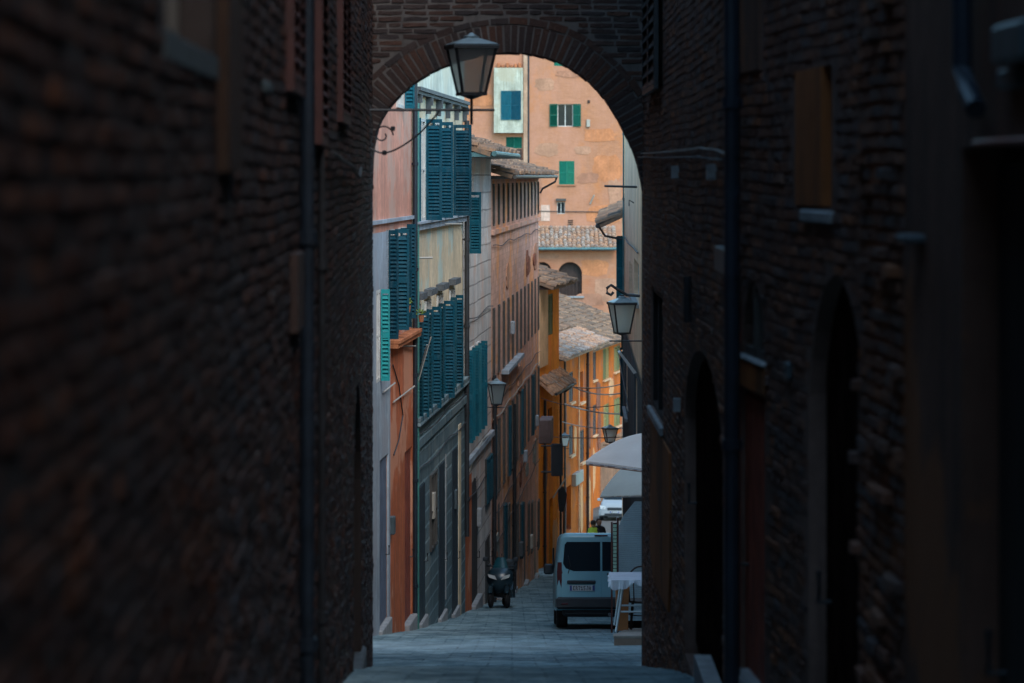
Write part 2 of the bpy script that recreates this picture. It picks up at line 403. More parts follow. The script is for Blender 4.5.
def tag(o, label, cat, group=None, kind=None):
    if label: o['label'] = label
    if cat: o['category'] = cat
    if group: o['group'] = group
    if kind: o['kind'] = kind
    return o
def thing(name, label, cat, loc=(0, 0, 0), group=None):
    o = bpy.data.objects.new(name, None); o.empty_display_size = .3; o.location = loc; COL.objects.link(o)
    return tag(o, label, cat, group)
def copy_tree(o, parent=None):
    c = o.copy(); COL.objects.link(c); c.parent = parent
    for ch in list(o.children): copy_tree(ch, c)
    return c

# ------------------------------------------------------------------ wall pieces
def arch_b(a, op):
    """height of an arched opening's edge at a"""
    a0, a1, b0, b1 = op[:4]; rise = op[5] if len(op) > 5 else (a1 - a0) / 2
    t = (a - (a0 + a1) / 2) / ((a1 - a0) / 2); t = max(-1, min(1, t))
    return b1 - rise + rise * math.sqrt(max(0, 1 - t * t))
def inside(a, b, op, m=0.0):
    a0, a1, b0, b1 = op[:4]
    if not (a0 - m < a < a1 + m and b0 - m < b < b1 + m): return False
    if len(op) > 4 and op[4] == 'a': return b < arch_b(a, op) + m
    return True
def wall(mb, u0, u1, z0, z1, ops, depth=.25, c=0.0, back=None, gf=None):
    """front skin with real openings and their reveals. back=thickness makes it solid"""
    us = sorted(set([u0, u1] + [q for o in ops for q in o[:2] if u0 < q < u1]))
    zs = sorted(set([z0, z1] + [q for o in ops for q in o[2:4] if z0 < q < z1]))
    for ua, ub in zip(us, us[1:]):
        for za, zb in zip(zs, zs[1:]):
            m = ((ua + ub) / 2, (za + zb) / 2)
            if any(o[0] < m[0] < o[1] and o[2] < m[1] < o[3] for o in ops): continue
            mb.add([(ua, za, c), (ub, za, c), (ub, zb, c), (ua, zb, c)], [(0, 1, 2, 3)])
    for o in ops:
        a0, a1, b0, b1 = o[:4]; d = c - depth
        if len(o) > 4 and o[4] == 'a':
            N = 14; cur = [(a0 + (a1 - a0) * (.5 - .5 * math.cos(math.pi * i / N))) for i in range(N + 1)]
            cur = [(a, arch_b(a, o)) for a in cur]
            for (p, bp), (q, bq) in zip(cur, cur[1:]):
                if b1 - min(bp, bq) > 1e-4: mb.add([(p, bp, c), (q, bq, c), (q, b1, c), (p, b1, c)], [(0, 1, 2, 3)])
                mb.add([(p, bp, c), (q, bq, c), (q, bq, d), (p, bp, d)], [(0, 1, 2, 3)])
            sb = cur[0][1]
        else:
            mb.add([(a0, b1, c), (a1, b1, c), (a1, b1, d), (a0, b1, d)], [(0, 1, 2, 3)]); sb = b1
        mb.add([(a0, b0, c), (a0, sb, c), (a0, sb, d), (a0, b0, d)], [(0, 1, 2, 3)])
        mb.add([(a1, b0, c), (a1, sb, c), (a1, sb, d), (a1, b0, d)], [(0, 1, 2, 3)])
        mb.add([(a0, b0, c), (a1, b0, c), (a1, b0, d), (a0, b0, d)], [(0, 1, 2, 3)])
    if back:
        d = c - back
        mb.add([(u0, z0, d), (u1, z0, d), (u1, z1, d), (u0, z1, d)], [(0, 1, 2, 3)])
        for u in (u0, u1): mb.add([(u, z0, c), (u, z1, c), (u, z1, d), (u, z0, d)], [(0, 1, 2, 3)])
        mb.add([(u0, z1, c), (u1, z1, c), (u1, z1, d), (u0, z1, d)], [(0, 1, 2, 3)])
    return mb
def shutter_leaf(fr, a0, c0, b0, b1, w, ang, mat, parent, slat=.066, name='shutter'):
    """louvred leaf hinged at (a0,c0); ang 0 = flat along +a, 90 = straight out of the wall, 180 = along -a"""
    ca, sa = math.cos(R(ang)), math.sin(R(ang))
    # sub-frame whose a axis runs along the leaf
    dx = fr.d[0] * ca + fr.n[0] * sa; dy = fr.d[1] * ca + fr.n[1] * sa
    nx = -fr.d[0] * sa + fr.n[0] * ca; ny = -fr.d[1] * sa + fr.n[1] * ca
    p = fr.P(a0, 0, c0); f2 = Fr(p[0], p[1], dx, dy, nx, ny, fr.o[2])
    m = MB(f2); t = .02; e = min(.055, w * .16)
    m.box(0, e, b0, b1, -t, t); m.box(w - e, w, b0, b1, -t, t)
    m.box(e, w - e, b0, b0 + .08, -t, t); m.box(e, w - e, b1 - .07, b1, -t, t)
    mid = (b0 + b1) / 2
    if b1 - b0 > 1.2: m.box(e, w - e, mid - .05, mid + .05, -t - .004, t + .004)
    b = b0 + .1
    while b < b1 - .1:
        if not (b1 - b0 > 1.2 and abs(b - mid) < .025):
            m.add([(e, b - .5 * slat, .026), (w - e, b - .5 * slat, .026), (w - e, b + .52 * slat, -.020), (e, b + .52 * slat, -.020),
                   (e, b - .5 * slat, .016), (w - e, b - .5 * slat, .016), (w - e, b + .52 * slat, -.030), (e, b + .52 * slat, -.030)],
                  [(0, 1, 2, 3), (4, 7, 6, 5), (0, 4, 5, 1), (3, 2, 6, 7), (0, 3, 7, 4), (1, 5, 6, 2)])
        b += slat
    return m.build(name, mat, parent)
def window(fr, parent, a0, a1, b0, b1, depth=.18, fmat='frame_white', arch=None, shut=None, smat='teal', sill=None, angs=(90, 90), bars=1):
    d = -depth; e = .055; m = MB(fr)
    if arch is None:
        m.box(a0, a0 + e, b0, b1, d, d + .05); m.box(a1 - e, a1, b0, b1, d, d + .05)
        m.box(a0 + e, a1 - e, b0, b0 + e, d, d + .05); m.box(a0 + e, a1 - e, b1 - e, b1, d, d + .05)
        mid = (a0 + a1) / 2; m.box(mid - .03, mid + .03, b0 + e, b1 - e, d, d + .056)
        for k in range(bars):
            zb = b0 + (b1 - b0) * (k + 1) / (bars + 1); m.box(a0 + e, mid - .03, zb - .015, zb + .015, d, d + .044); m.box(mid + .03, a1 - e, zb - .015, zb + .015, d, d + .044)
    else:
        mid = (a0 + a1) / 2; m.box(mid - .03, mid + .03, b0, b1 - .02, d, d + .056); m.box(a0, a0 + e, b0, b1 - (a1 - a0) / 2, d, d + .05); m.box(a1 - e, a1, b0, b1 - (a1 - a0) / 2, d, d + .05); m.box(a0 + e, a1 - e, b0, b0 + e, d, d + .052)
    w = m.build('window', M[fmat], parent)
    MB(fr).box(a0 - .04, a1 + .04, b0 - .04, b1 + .04, d - .03, d - .004).build('pane', M['glass'], w)
    if sill: MB(fr).box(a0 - .1, a1 + .1, b0 - .09, b0 - .002, -.05, .12).build('sill', M[sill], w)
    hw = (a1 - a0) / 2
    if shut == 'open':
        shutter_leaf(fr, a0 - .01, .045, b0, b1, hw, 180 - angs[0], M[smat], w)
        shutter_leaf(fr, a1 + .01, .045, b0, b1, hw, angs[1], M[smat], w)
    if shut == 'closed':
        c9 = -.03 if depth > .1 else -depth + .075
        shutter_leaf(fr, a0 + .01, c9, b0 + .01, b1 - .01, hw - .015, 0, M[smat], w)
        shutter_leaf(fr, a0 + hw + .005, c9, b0 + .01, b1 - .01, hw - .015, 0, M[smat], w)
    return w
def door(fr, parent, a0, a1, b0, b1, depth, mat, planks=3, handle=True, top='r'):
    m = MB(fr); d = -depth; w = (a1 - a0) / planks
    m.box(a0 - .03, a1 + .03, b0 - .05, b1 + .05, d - .06, d - .01)
    for k in range(planks): m.box(a0 + k * w + .015, a0 + (k + 1) * w - .015, b0, b1 - .02, d - .012, d + .02)
    o = m.build('door', mat, parent)
    if handle:
        h = MB(fr); h.tube([(a1 - .15, b0 + 1.05, d + .02), (a1 - .15, b0 + 1.05, d + .08), (a1 - .15, b0 + 1.2, d + .08)], .014, 6); h.build('handle', M['iron'], o)
    return o
def doorstep(fr, parent, a0, a1, top, out=.35, mat='stone_sill', low=None):
    lo = min(fr.g(a0), fr.g(a1)) - .3 if low is None else low
    return MB(fr).bbox(a0, a1, lo, top, -.12, out, .015).build('doorstep', M[mat], parent)
def pipe(fr, parent, a, b0, b1, c=.09, r=.05, mat='pipe', name='downpipe'):
    m = MB(fr); m.tube([(a, b0, c), (a, b1, c)], r, 10)
    b = b0 + .8
    while b < b1: m.lathe((a, b, c), [(-.03, r + .014), (.03, r + .014)], 10, 'b'); m.box(a - .02, a + .02, b - .015, b + .015, 0, c); b += 1.9
    return m.build(name, M[mat], parent, True if False else False)
def tiles(fr, a0, a1, c_eave, b_eave, length, pitch, mat, parent, name='roof', pr=(.22, .38), under=True):
    """clay barrel tile slope: starts at the eave (c_eave out of the wall) and climbs away (-c) at pitch deg"""
    m = MB(fr); cp, sp = math.cos(R(pitch)), math.sin(R(pitch)); sw, sl = pr
    def T(a, s, h): return (a, b_eave + s * sp + h * cp, c_eave - s * cp + h * sp)
    if under:
        m.add([T(a0, 0, -.12), T(a1, 0, -.12), T(a1, length, -.12), T(a0, length, -.12), T(a0, 0, -.02), T(a1, 0, -.02), T(a1, length, -.02), T(a0, length, -.02)],
              [(0, 3, 2, 1), (4, 5, 6, 7), (0, 1, 5, 4), (2, 3, 7, 6), (1, 2, 6, 5), (0, 4, 7, 3)])
    n = int((a1 - a0) / sw); rows = int(length / sl)
    for i in range(n):
        ac = a0 + (i + .5) * (a1 - a0) / n; ph = random.uniform(-.03, .03)
        for r in range(rows):
            j = lambda q: random.uniform(-q, q)
            s0 = r * sl + ph - .03 + j(.05); s1 = s0 + sl + .05; da = j(.03); h0 = j(.022); sk = j(.03)
            vs = []
            for s_, w_, hh in ((s0, sw * .5, .045), (s1, sw * .40, .0)):
                for k in range(5):
                    t = math.pi * k / 4; vs.append(T(ac + da + (sk if s_ == s1 else 0) - w_ * math.cos(t), s_, hh + h0 - .02 + w_ * .95 * math.sin(t)))
            m.add(vs, [(k, k + 1, k + 6, k + 5) for k in range(4)] + [(0, 4, 3, 2, 1)])
    return m.build(name, mat, parent, fixn=False)
def bricks(mb, u0, u1, z0, z1, ops, L=.255, h=.060, j=.011, rough=.006, proud=(.004, .022), waves=.006, zf=None, seed=1):
    rd = random.Random(seed); row = 0; z = z0
    p1, p2 = rd.uniform(0, 6), rd.uniform(0, 6)
    wv = lambda u, zz: waves * (math.sin(u * 1.1 + p1 + zz * .8) + .6 * math.sin(u * 2.7 + p2 - zz * 1.7))
    while z < z1:
        u = u0 - (.5 * L if row % 2 else 0) - rd.uniform(0, .05); hh = h - j + rd.uniform(-.004, .004)
        while u < u1:
            bl = (L if rd.random() < .75 else L * .5) + rd.uniform(-.02, .015)
            a0, a1 = max(u + j / 2, u0), min(u + bl - j / 2, u1); u += bl
            if a1 - a0 < .04: continue
            am = (a0 + a1) / 2; dz = wv(am, z); zc = z + hh / 2 + dz
            if zf and not zf(am, zc): continue
            if any(inside(q, zc, o, .012) for o in ops for q in (a0 + .01, am, a1 - .01)): continue
            if rd.random() < .015: continue
            p = rd.uniform(*proud) * (1.0 if rd.random() < .9 else 1.7)
            if rd.random() < .07: p *= .3
            J = lambda q=rough: rd.uniform(-q, q)
            dzA, dzB = wv(a0, z), wv(a1, z); e = .007
            vs = [(a0, z + dzA, -.01), (a1, z + dzB, -.01), (a1, z + hh + dzB, -.01), (a0, z + hh + dzA, -.01)]
            q = [(a0 + e + J(), z + dzA + e + J(), p + J(.004)), (a1 - e + J(), z + dzB + e + J(), p + J(.004)),
                 (a1 - e + J(), z + hh + dzB - e + J(), p + J(.004)), (a0 + e + J(), z + hh + dzA - e + J(), p + J(.004))]
            # a cut middle column gives each brick a chipped, slightly bowed face
            m0 = (am + J(.03), z + (dzA + dzB) / 2 + e * .6 + J(.004), p + .003 + J(.003)); m1 = (am + J(.03), z + hh + (dzA + dzB) / 2 - e * .6 + J(.004), p + .003 + J(.003))
            mb.add(vs + q + [m0, m1], [(4, 8, 9, 7), (8, 5, 6, 9), (0, 1, 5, 8, 4), (2, 3, 7, 9, 6), (1, 2, 6, 5), (3, 0, 4, 7)])
        z += h; row += 1
    return mb

# ------------------------------------------------------------------ setting: ground and street
def strip(name, x0, x1, ys, dz, mat, nx=2):
    vs, fs = [], []
    for y in ys:
        for i in range(nx + 1): vs.append((x0 + (x1 - x0) * i / nx, y, G(y) + dz))
    for r in range(len(ys) - 1):
        for i in range(nx): k = r * (nx + 1) + i; fs.append((k, k + 1, k + nx + 2, k + nx + 1))
    me = bpy.data.meshes.new(name); me.from_pydata(vs, [], fs); me.materials.append(mat)
    o = bpy.data.objects.new(name, me); COL.objects.link(o); o['kind'] = 'structure'; return o
ys = [-30, -15] + list(range(0, 230, 2)) + [230] + [400, 900, 1900]
_old = [-30, -15, 0, 5, 10, 15, 20.5, 25, 31, 37, 43, 48, 54, 58, 62, 66, 70, 76, 82, 92, 102, 116, 130, 139, 148, 162, 176, 200, 230]
strip('ground', -900, 900, ys, -.03, M['earth'], 4)
rd = random.Random(3)
yy = []; y = -12.0
while y < 200: yy.append(y); y += .25 if y < 90 else 1
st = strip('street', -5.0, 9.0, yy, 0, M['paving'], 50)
for v in st.data.vertices:                                           # worn, slightly uneven slabs
    v.co.z += rd.uniform(-.007, .007)
for q in st.data.polygons: q.use_smooth = True
# ------------------------------------------------------------------ alley: left brick house
VL, WL = 437.0, .65
def leftY(px): return WL * F / (VL - px)
FL = Fac(0, leftY(0), 372.2, 30.1, 1)        # wall on the left, close to the camera
def U(f, px): return f.u(px)
lh = thing('brick_house', 'long dark brick house filling the left side of the alley, with downpipe and red shutters', 'house', (FL.o[0], FL.o[1], G(5)))
L0 = -16.0
def opx(f, a, b, top, bot, pz=None, kind=None):
    ua, ub = sorted((f.u(a), f.u(b))); mid = (a + b) / 2 if pz is None else pz
    o = (ua, ub, f.z(mid, bot), f.z(mid, top)); return o + ((kind,) if kind else ())
lw_open = [(FL.u(165), FL.u(214), FL.z(190, 44), 3.0), (FL.u(286), FL.u(297), FL.z(291, 94), 4.1), (FL.u(337), FL.u(345.5), FL.z(341, 124), 4.1),
           (FL.u(353.5), FL.u(361), G(27) - .3, FL.z(357, 385), 'a')]
m = MB(FL); wall(m, L0, FL.L, -6.5, 5.6, lw_open, .22, back=4.0)
lw = m.build('wall', M['mortar'], lh)
zv = lambda f: (lambda u, z: z > G(f.Y(u)) - .15 and Z(683, max(f.Y(u), 3)) - 1.2 < z < Z(0, max(f.Y(u), 3)) + 1.6)
plast = [(FL.u(216), FL.u(233), FL.z(225, 180), 3.2)]
m = MB(FL); u1 = FL.u(215)
bricks(m, -3.0, u1, -4.5, 3.2, lw_open + plast, zf=zv(FL), seed=11, proud=(.000, .007), rough=.005)
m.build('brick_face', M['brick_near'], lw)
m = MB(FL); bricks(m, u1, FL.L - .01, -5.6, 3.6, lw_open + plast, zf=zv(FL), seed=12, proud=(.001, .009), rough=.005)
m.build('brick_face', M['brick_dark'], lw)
MB(FL).box(FL.u(217), FL.u(232), FL.z(225, 172), 3.0, -.05, .035).build('pilaster', plaster('brown_plaster_pilaster', (.05, .03, .022), (.02, .018, .016)), lh)
w = window(FL, lh, FL.u(165) + .01, FL.u(214) - .01, FL.z(190, 44) + .01, 3.0, .15, 'frame_dark', bars=3)
MB(FL).bbox(FL.u(163), FL.u(216), FL.z(190, 44) - .07, FL.z(190, 44), -.02, .010, .004).build('sill', M['teal_stone'], w)
for a, b, y_ in ((285, 297, 94), (337, 345.5, 124)):
    ww = window(FL, lh, FL.u(a) + .02, FL.u(b) - .02, FL.z((a + b) / 2, y_) + .02, 4.05, .18, 'frame_dark', bars=3)
    hw = (FL.u(b) - FL.u(a)) / 2
    shutter_leaf(FL, FL.u(a), .02, FL.z((a + b) / 2, y_), 4.05, hw, 0, M['red_dark'], ww)
    shutter_leaf(FL, FL.u(a) + hw, .02, FL.z((a + b) / 2, y_), 4.05, hw, 0, M['red_dark'], ww)
shutter_leaf(FL, FL.u(313), .03, FL.z(316, 145), 4.0, FL.u(319.5) - FL.u(313), 0, M['red_dark'], lh)
pipe(FL, lh, FL.uo(307.5, .045), G(15) - .1, 4.2, .045, .032)
pipe(FL, lh, FL.uo(322, .03), G(17) - .1, FL.z(323, 150), .03, .018, 'iron', 'conduit')
door(FL, lh, FL.u(353.5) + .02, FL.u(361) - .02, G(27) - .1, FL.z(357, 392), .2, M['dark_wood'], 4)
m = MB(FL); m.bbox(FL.u(352), FL.u(362), G(27.5) - .3, G(25.5) + .12, -.1, .04, .02); m.build('doorstep', M['dark_stone'], lh)
# irregular slanting string of projecting bricks and stone stubs
m = MB(FL)
for px, py in ((262, 88), ):
    u_ = FL.u(px); z_ = FL.z(px, py); s_ = .04 + .03 * rd.random(); m = MB(FL); m.bbox(u_ - s_ * 2, u_ + s_ * 2, z_ - .025, z_ + .025, 0, .034, .012)
    m.build('projecting_brick', M['teal_stone'], lh)
m = MB(FL); m.tube([(FL.u(326), FL.z(326, 152), .04), (FL.u(335), FL.z(335, 160), .05), (FL.u(345), FL.z(345, 166), .05), (FL.u(353), FL.z(353, 178), .05), (FL.u(356), FL.z(356, 168), .04)], .012, 5)
m.build('cable', M['cable_dark'], lh)
m = MB(FL); m.box(FL.u(289), FL.u(296), FL.z(292, 330), FL.z(292, 253), -.02, .04); m.build('meter_box', M['dark_wood'], lh)

m = MB(); m.box(-6.5, -2.15, -6.5, 5.6, -38.0, -30.7); m.build('unseen_shade_block', M['mortar'], lh)  # unseen box added to shade the alley floor, gap beyond it lets light in

# ------------------------------------------------------------------ arch bridging the alley
arch_px = [(371, 190), (372.2, 158), (375, 138), (380.5, 120), (392, 103), (409, 86.5), (429, 73), (450, 63.5), (478, 55), (507, 52), (532, 54), (556, 60.5), (577, 72),
           (596, 88), (611, 107), (623, 128), (632, 147), (638, 163), (643.3, 190)]
YA = 30.1
ar = thing('brick_archway', 'dark brick arch spanning the alley above the street', 'archway', (0, YA, G(30)))
AP = [(X(px, YA), Z(py, YA)) for px, py in arch_px]
def dens(pts, n):
    out = []
    for i in range(len(pts) - 1):
        p0 = pts[max(i - 1, 0)]; p1 = pts[i]; p2 = pts[i + 1]; p3 = pts[min(i + 2, len(pts) - 1)]
        for k in range(n):
            t = k / n
            out.append(tuple(.5 * (2 * p1[q] + (p2[q] - p0[q]) * t + (2 * p0[q] - 5 * p1[q] + 4 * p2[q] - p3[q]) * t * t + (3 * p1[q] - p0[q] - 3 * p2[q] + p3[q]) * t ** 3) for q in (0, 1)))
    return out + [pts[-1]]
AD = dens(AP, 4)
FA = Fr(0, YA, 1, 0, 0, -1)
m = MB(FA); xl, xr, top = -1.9, 1.75, 3.4; th = .42
full = [(AD[0][0], G(YA) - 1)] + AD + [(AD[-1][0], G(YA) - 1)]
for (p, q) in zip(AD, AD[1:]):
    m.add([(p[0], p[1], 0), (q[0], q[1], 0), (q[0], top, 0), (p[0], top, 0)], [(0, 1, 2, 3)])
    m.add([(p[0], p[1], -th), (q[0], q[1], -th), (q[0], top, -th), (p[0], top, -th)], [(0, 1, 2, 3)])
    m.add([(p[0], p[1], 0), (q[0], q[1], 0), (q[0], q[1], -th), (p[0], p[1], -th)], [(0, 1, 2, 3)])
m.box(xl, AD[0][0] - .001, G(YA) - 1, top, -th, 0); m.box(AD[-1][0] + .001, xr, G(YA) - 1, top, -th, 0)
aw = m.build('wall', M['mortar_arch'], ar)
# rings of wedge bricks
def ring(mb, off0, off1, step, c1, seed, cut=False):
    rr = random.Random(seed); P = AD; d = [0]
    for a, b in zip(P, P[1:]): d.append(d[-1] + math.dist(a, b))
    def at(s, off):
        s = max(0, min(d[-1] - 1e-6, s)); i = max(k for k in range(len(P) - 1) if d[k] <= s); t = (s - d[i]) / (d[i + 1] - d[i])
        p = (P[i][0] + (P[i + 1][0] - P[i][0]) * t, P[i][1] + (P[i + 1][1] - P[i][1]) * t)
        def nrm(i):
            i0, i1 = max(i - 3, 0), min(i + 3, len(P) - 1); tx, tz = P[i1][0] - P[i0][0], P[i1][1] - P[i0][1]; l = math.hypot(tx, tz); return (-tz / l, tx / l)
        n0, n1 = nrm(i), nrm(i + 1); n = (n0[0] + (n1[0] - n0[0]) * t, n0[1] + (n1[1] - n0[1]) * t)
        return (p[0] + n[0] * off, p[1] + n[1] * off)
    s = .0
    while s < d[-1] - step:
        J = lambda q=.006: rr.uniform(-q, q); g = .008; pc = c1 + rr.uniform(-.003, .006)
        o1 = off1 + J(.012)
        q = [at(s + g, off0 - .004), at(s + step - g, off0 - .004), at(s + step - g, o1), at(s + g, o1)]
        q = [(x + J(.004), z + J(.004)) for x, z in q]
        mb.poly(q, -.05, pc); s += step + J(.003)
    return mb
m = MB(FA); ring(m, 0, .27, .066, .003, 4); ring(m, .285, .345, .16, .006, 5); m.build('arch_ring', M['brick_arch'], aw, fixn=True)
def zfA(u, z):
    if z > 2.6: return False
    if u < AD[0][0] or u > AD[-1][0]: return False
    dd = min(math.dist((u, z), p) for p in AD); below = any(p[0] <= u <= q[0] and z < max(p[1], q[1]) for p, q in zip(AD, AD[1:]))
    return dd > .37 and not below and z > AD[0][1]
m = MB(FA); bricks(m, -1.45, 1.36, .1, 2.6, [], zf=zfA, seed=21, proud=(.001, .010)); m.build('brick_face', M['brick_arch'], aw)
# soffit bricks on the underside
m = MB(Fr(0, YA, 1, 0, 0, -1))
for (p, q) in zip(AD[::2], AD[2::2]):
    for k in range(2):
        c0 = -.02 - k * .2; m.poly([(p[0], p[1] - .012 + .02 * rd.random()), (q[0], q[1] - .012), (q[0], q[1] + .02), (p[0], p[1] + .02)], c0 - .19, c0)
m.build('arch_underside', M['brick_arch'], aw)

# ------------------------------------------------------------------ alley: right houses
FR1 = Fac(643.3, 30.1, 735, 17.3, -1)          # goes toward the camera; normal must face -X
FR1 = Fr.__new__(Fac); 
def rfac(pa, Ya, pb, Yb):
    f = Fac(pa, Ya, pb, Yb, 1)
    if f.n[0] > 0: f.n = (-f.n[0], -f.n[1])
    return f
FR1 = rfac(735, 17.3, 643.3, 30.1)
rh = thing('brick_house', 'dark brick house right of the arch with a pale cable and doorstep', 'house', (FR1.o[0], FR1.o[1], G(18)))
ra_open = [(FR1.u(663), FR1.u(651), FR1.z(657, 416), FR1.z(657, 290)), (FR1.u(723), FR1.u(685), G(19) - .3, FR1.z(700, 350), 'a', .62),
           (FR1.u(663), FR1.u(650.5), FR1.z(657, 92), 4.1)]
m = MB(FR1); wall(m, 0, FR1.L, -6.5, 5.6, ra_open, .12, back=4); rw = m.build('wall', M['mortar_right'], rh)
patch_b = [(FR1.u(672), FR1.u(652), FR1.z(662, 600), FR1.z(662, 436))]
m = MB(FR1); bricks(m, 0, FR1.L - .01, -5.9, 3.7, ra_open + patch_b, zf=zv(FR1), seed=31, waves=.008, proud=(.001, .009), rough=.004); m.build('brick_face', M['brick_right'], rw)
m = MB(FR1); a, b, c_, d_ = patch_b[0]; m.poly([(a, c_ + .5), (a + .3, c_ + .1), (b - .6, c_), (b, c_ + .2), (b + .1, d_), (a + .1, d_)], -.01, .02); m.build('plaster_patch', M['rust_plaster'], rh)
w = window(FR1, rh, ra_open[0][0], ra_open[0][1], ra_open[0][2], ra_open[0][3], .07, 'dark_in', bars=0)
MB(FR1).bbox(ra_open[0][0] - .1, ra_open[0][1] + .1, ra_open[0][2] - .08, ra_open[0][2] - .002, -.05, .035, .01).build('sill', M['stone_sill'], w)
w = window(FR1, rh, ra_open[2][0], ra_open[2][1], ra_open[2][2], ra_open[2][3], .09, 'frame_dark', bars=2)
hw = (FR1.u(650.5) - FR1.u(663))
shutter_leaf(FR1, FR1.u(663), .06, FR1.z(657, 92), 4.05, hw / 2, 0, M['shutter_black'], w, .11)
shutter_leaf(FR1, FR1.u(663) + hw / 2, .06, FR1.z(657, 92), 4.05, hw / 2, 0, M['shutter_black'], w, .11)
door(FR1, rh, ra_open[1][0] + .02, ra_open[1][1] - .02, G(19) - .2, FR1.z(700, 372), .10, plain('blackened_wood', (.022, .012, .010), 1, .5, 5, spec=0), 4)
z_ = -3.32; m = MB(FR1); m.poly([(FR1.u(728), z_ - .9), (FR1.u(699), z_ - .9), (FR1.u(699), z_), (FR1.u(728), z_)], -.2, .035); m.build('doorstep', M['stone_sill'], rh)
pipe(FR1, rh, FR1.u(694.5), FR1.z(694, 322), FR1.z(694, 276), .05, .03, 'iron', 'short_pipe')
m = MB(FR1); m.tube([(FR1.u(px), FR1.z(px, py), .03 + .006 * (i % 2)) for i, (px, py) in enumerate([(644, 153.5), (655, 153), (672, 152), (690, 150), (705, 148), (712, 149), (722, 150), (729, 153), (734, 156)])], .0055, 5)
m.build('cable', M['cable'], rh)
m = MB(FR1); m.tube([(FR1.u(px), FR1.z(px, py), .06) for px, py in [(644, 157), (672, 158), (705, 157), (725, 160), (733, 160)]], .007, 5); m.build('cable', M['cable_dark'], rh)
m = MB(FR1); m.bbox(FR1.uo(727, .06), FR1.uo(714, .06), FR1.z(720, 269), FR1.z(720, 244), .0, .06, .01); o = m.build('junction_box', M['box_blue'], rh)
pipe(FR1, rh, FR1.uo(732, .06), -4.2, 4.2, .06, .045)
for px, py in ((679, 172), (716, 172), (681, 405)):
    MB(FR1).box(FR1.u(px) - .04, FR1.u(px) + .04, FR1.z(px, py) - .05, FR1.z(px, py) + .05, 0, .06).build('bracket', M['stone_sill'], rh)

FR2 = rfac(868, 13.0, 735, 17.25)
rh2 = thing('brick_house', 'dark brick house between downpipe and near pier, with arched doorway and tall red door', 'house', (FR2.o[0], FR2.o[1], G(14)))
aN = (FR2.u(866), FR2.u(809), G(14) - .4, FR2.z(838, 276), 'a')
aW = (FR2.u(765), FR2.u(742), FR2.z(752, 358), FR2.z(752, 281), 'a')
dW = (FR2.u(765), FR2.u(741), G(16.5) - .3, FR2.z(752, 392))
oW = (FR2.u(832), FR2.u(796), FR2.z(815, 208), FR2.z(815, 68))
ops = [aN, aW, dW, oW]
m = MB(FR2); wall(m, 0, FR2.L, -6, 5.6, ops, .12, back=4); rw2 = m.build('wall', M['mortar_right'], rh2)
plz = [(FR2.u(868), FR2.u(833), FR2.z(850, 275), FR2.z(850, 60)), (FR2.u(762), FR2.u(738), FR2.z(750, 72), 2.5)]
m = MB(FR2); bricks(m, 0, FR2.L, -4.6, 2.6, ops + plz[1:], zf=zv(FR2), seed=33, waves=.008, proud=(.001, .008), rough=.005); m.build('brick_face', M['brick_right'], rw2)
for a, b, c_, d_ in plz[1:]: MB(FR2).box(a + .01, b, c_, d_, -.01, .018).build('plaster_patch', M['dark_plaster_r'], rh2)
for o_ in (aN,): door(FR2, rh2, o_[0] + .02, o_[1] - .02, G(14) - .3, o_[3] - .02, .10, plain('black_wood', (.022, .012, .010), 1, .5, 5, spec=0), 5)
window(FR2, rh2, aW[0] + .01, aW[1] - .01, aW[2], aW[3], .06, 'frame_dark', arch=True)
MB(FR2).bbox(FR2.u(767), FR2.u(741), FR2.z(752, 390), FR2.z(752, 362), -.05, .025, .015).build('lintel', M['rust_plaster'], rh2)
MB(FR2).bbox(FR2.u(767), FR2.u(741), FR2.z(752, 362) + .003, FR2.z(752, 357), -.05, .035, .01).build('sill', M['stone_sill'], rh2)
door(FR2, rh2, dW[0] + .02, dW[1] - .02, G(16.5) - .2, dW[3] - .02, .04, M['red_wood'], 4)
m = MB(FR2); m.box(FR2.u(741), FR2.u(737) , G(17) - .2, FR2.z(740, 300), -.02, .06); m.build('door_frame', M['red_wood'], rh2)
MB(FR2).bbox(FR2.u(768), FR2.u(744), G(16) - .6, FR2.z(748, 672), -.2, .06, .02).build('doorstep', M['stone_sill'], rh2)
o = window(FR2, rh2, oW[0] + .01, oW[1] - .01, oW[2], oW[3], .10, 'frame_dark', bars=2)
MB(FR2).box(FR2.u(823), FR2.u(797), oW[2] + .01, oW[3], -.08, .01).build('infill_panel', M['rust_plaster'], rh2)
MB(FR2).bbox(FR2.u(834), FR2.u(805), oW[2] - .07, oW[2] - .01, -.1, .03, .01).build('sill', M['stone_sill'], rh2)
MB(FR2).bbox(FR2.u(793), FR2.u(789), FR2.z(791, 380), FR2.z(791, 362), 0, .03, .01).build('meter_box', M['box_blue'], rh2)

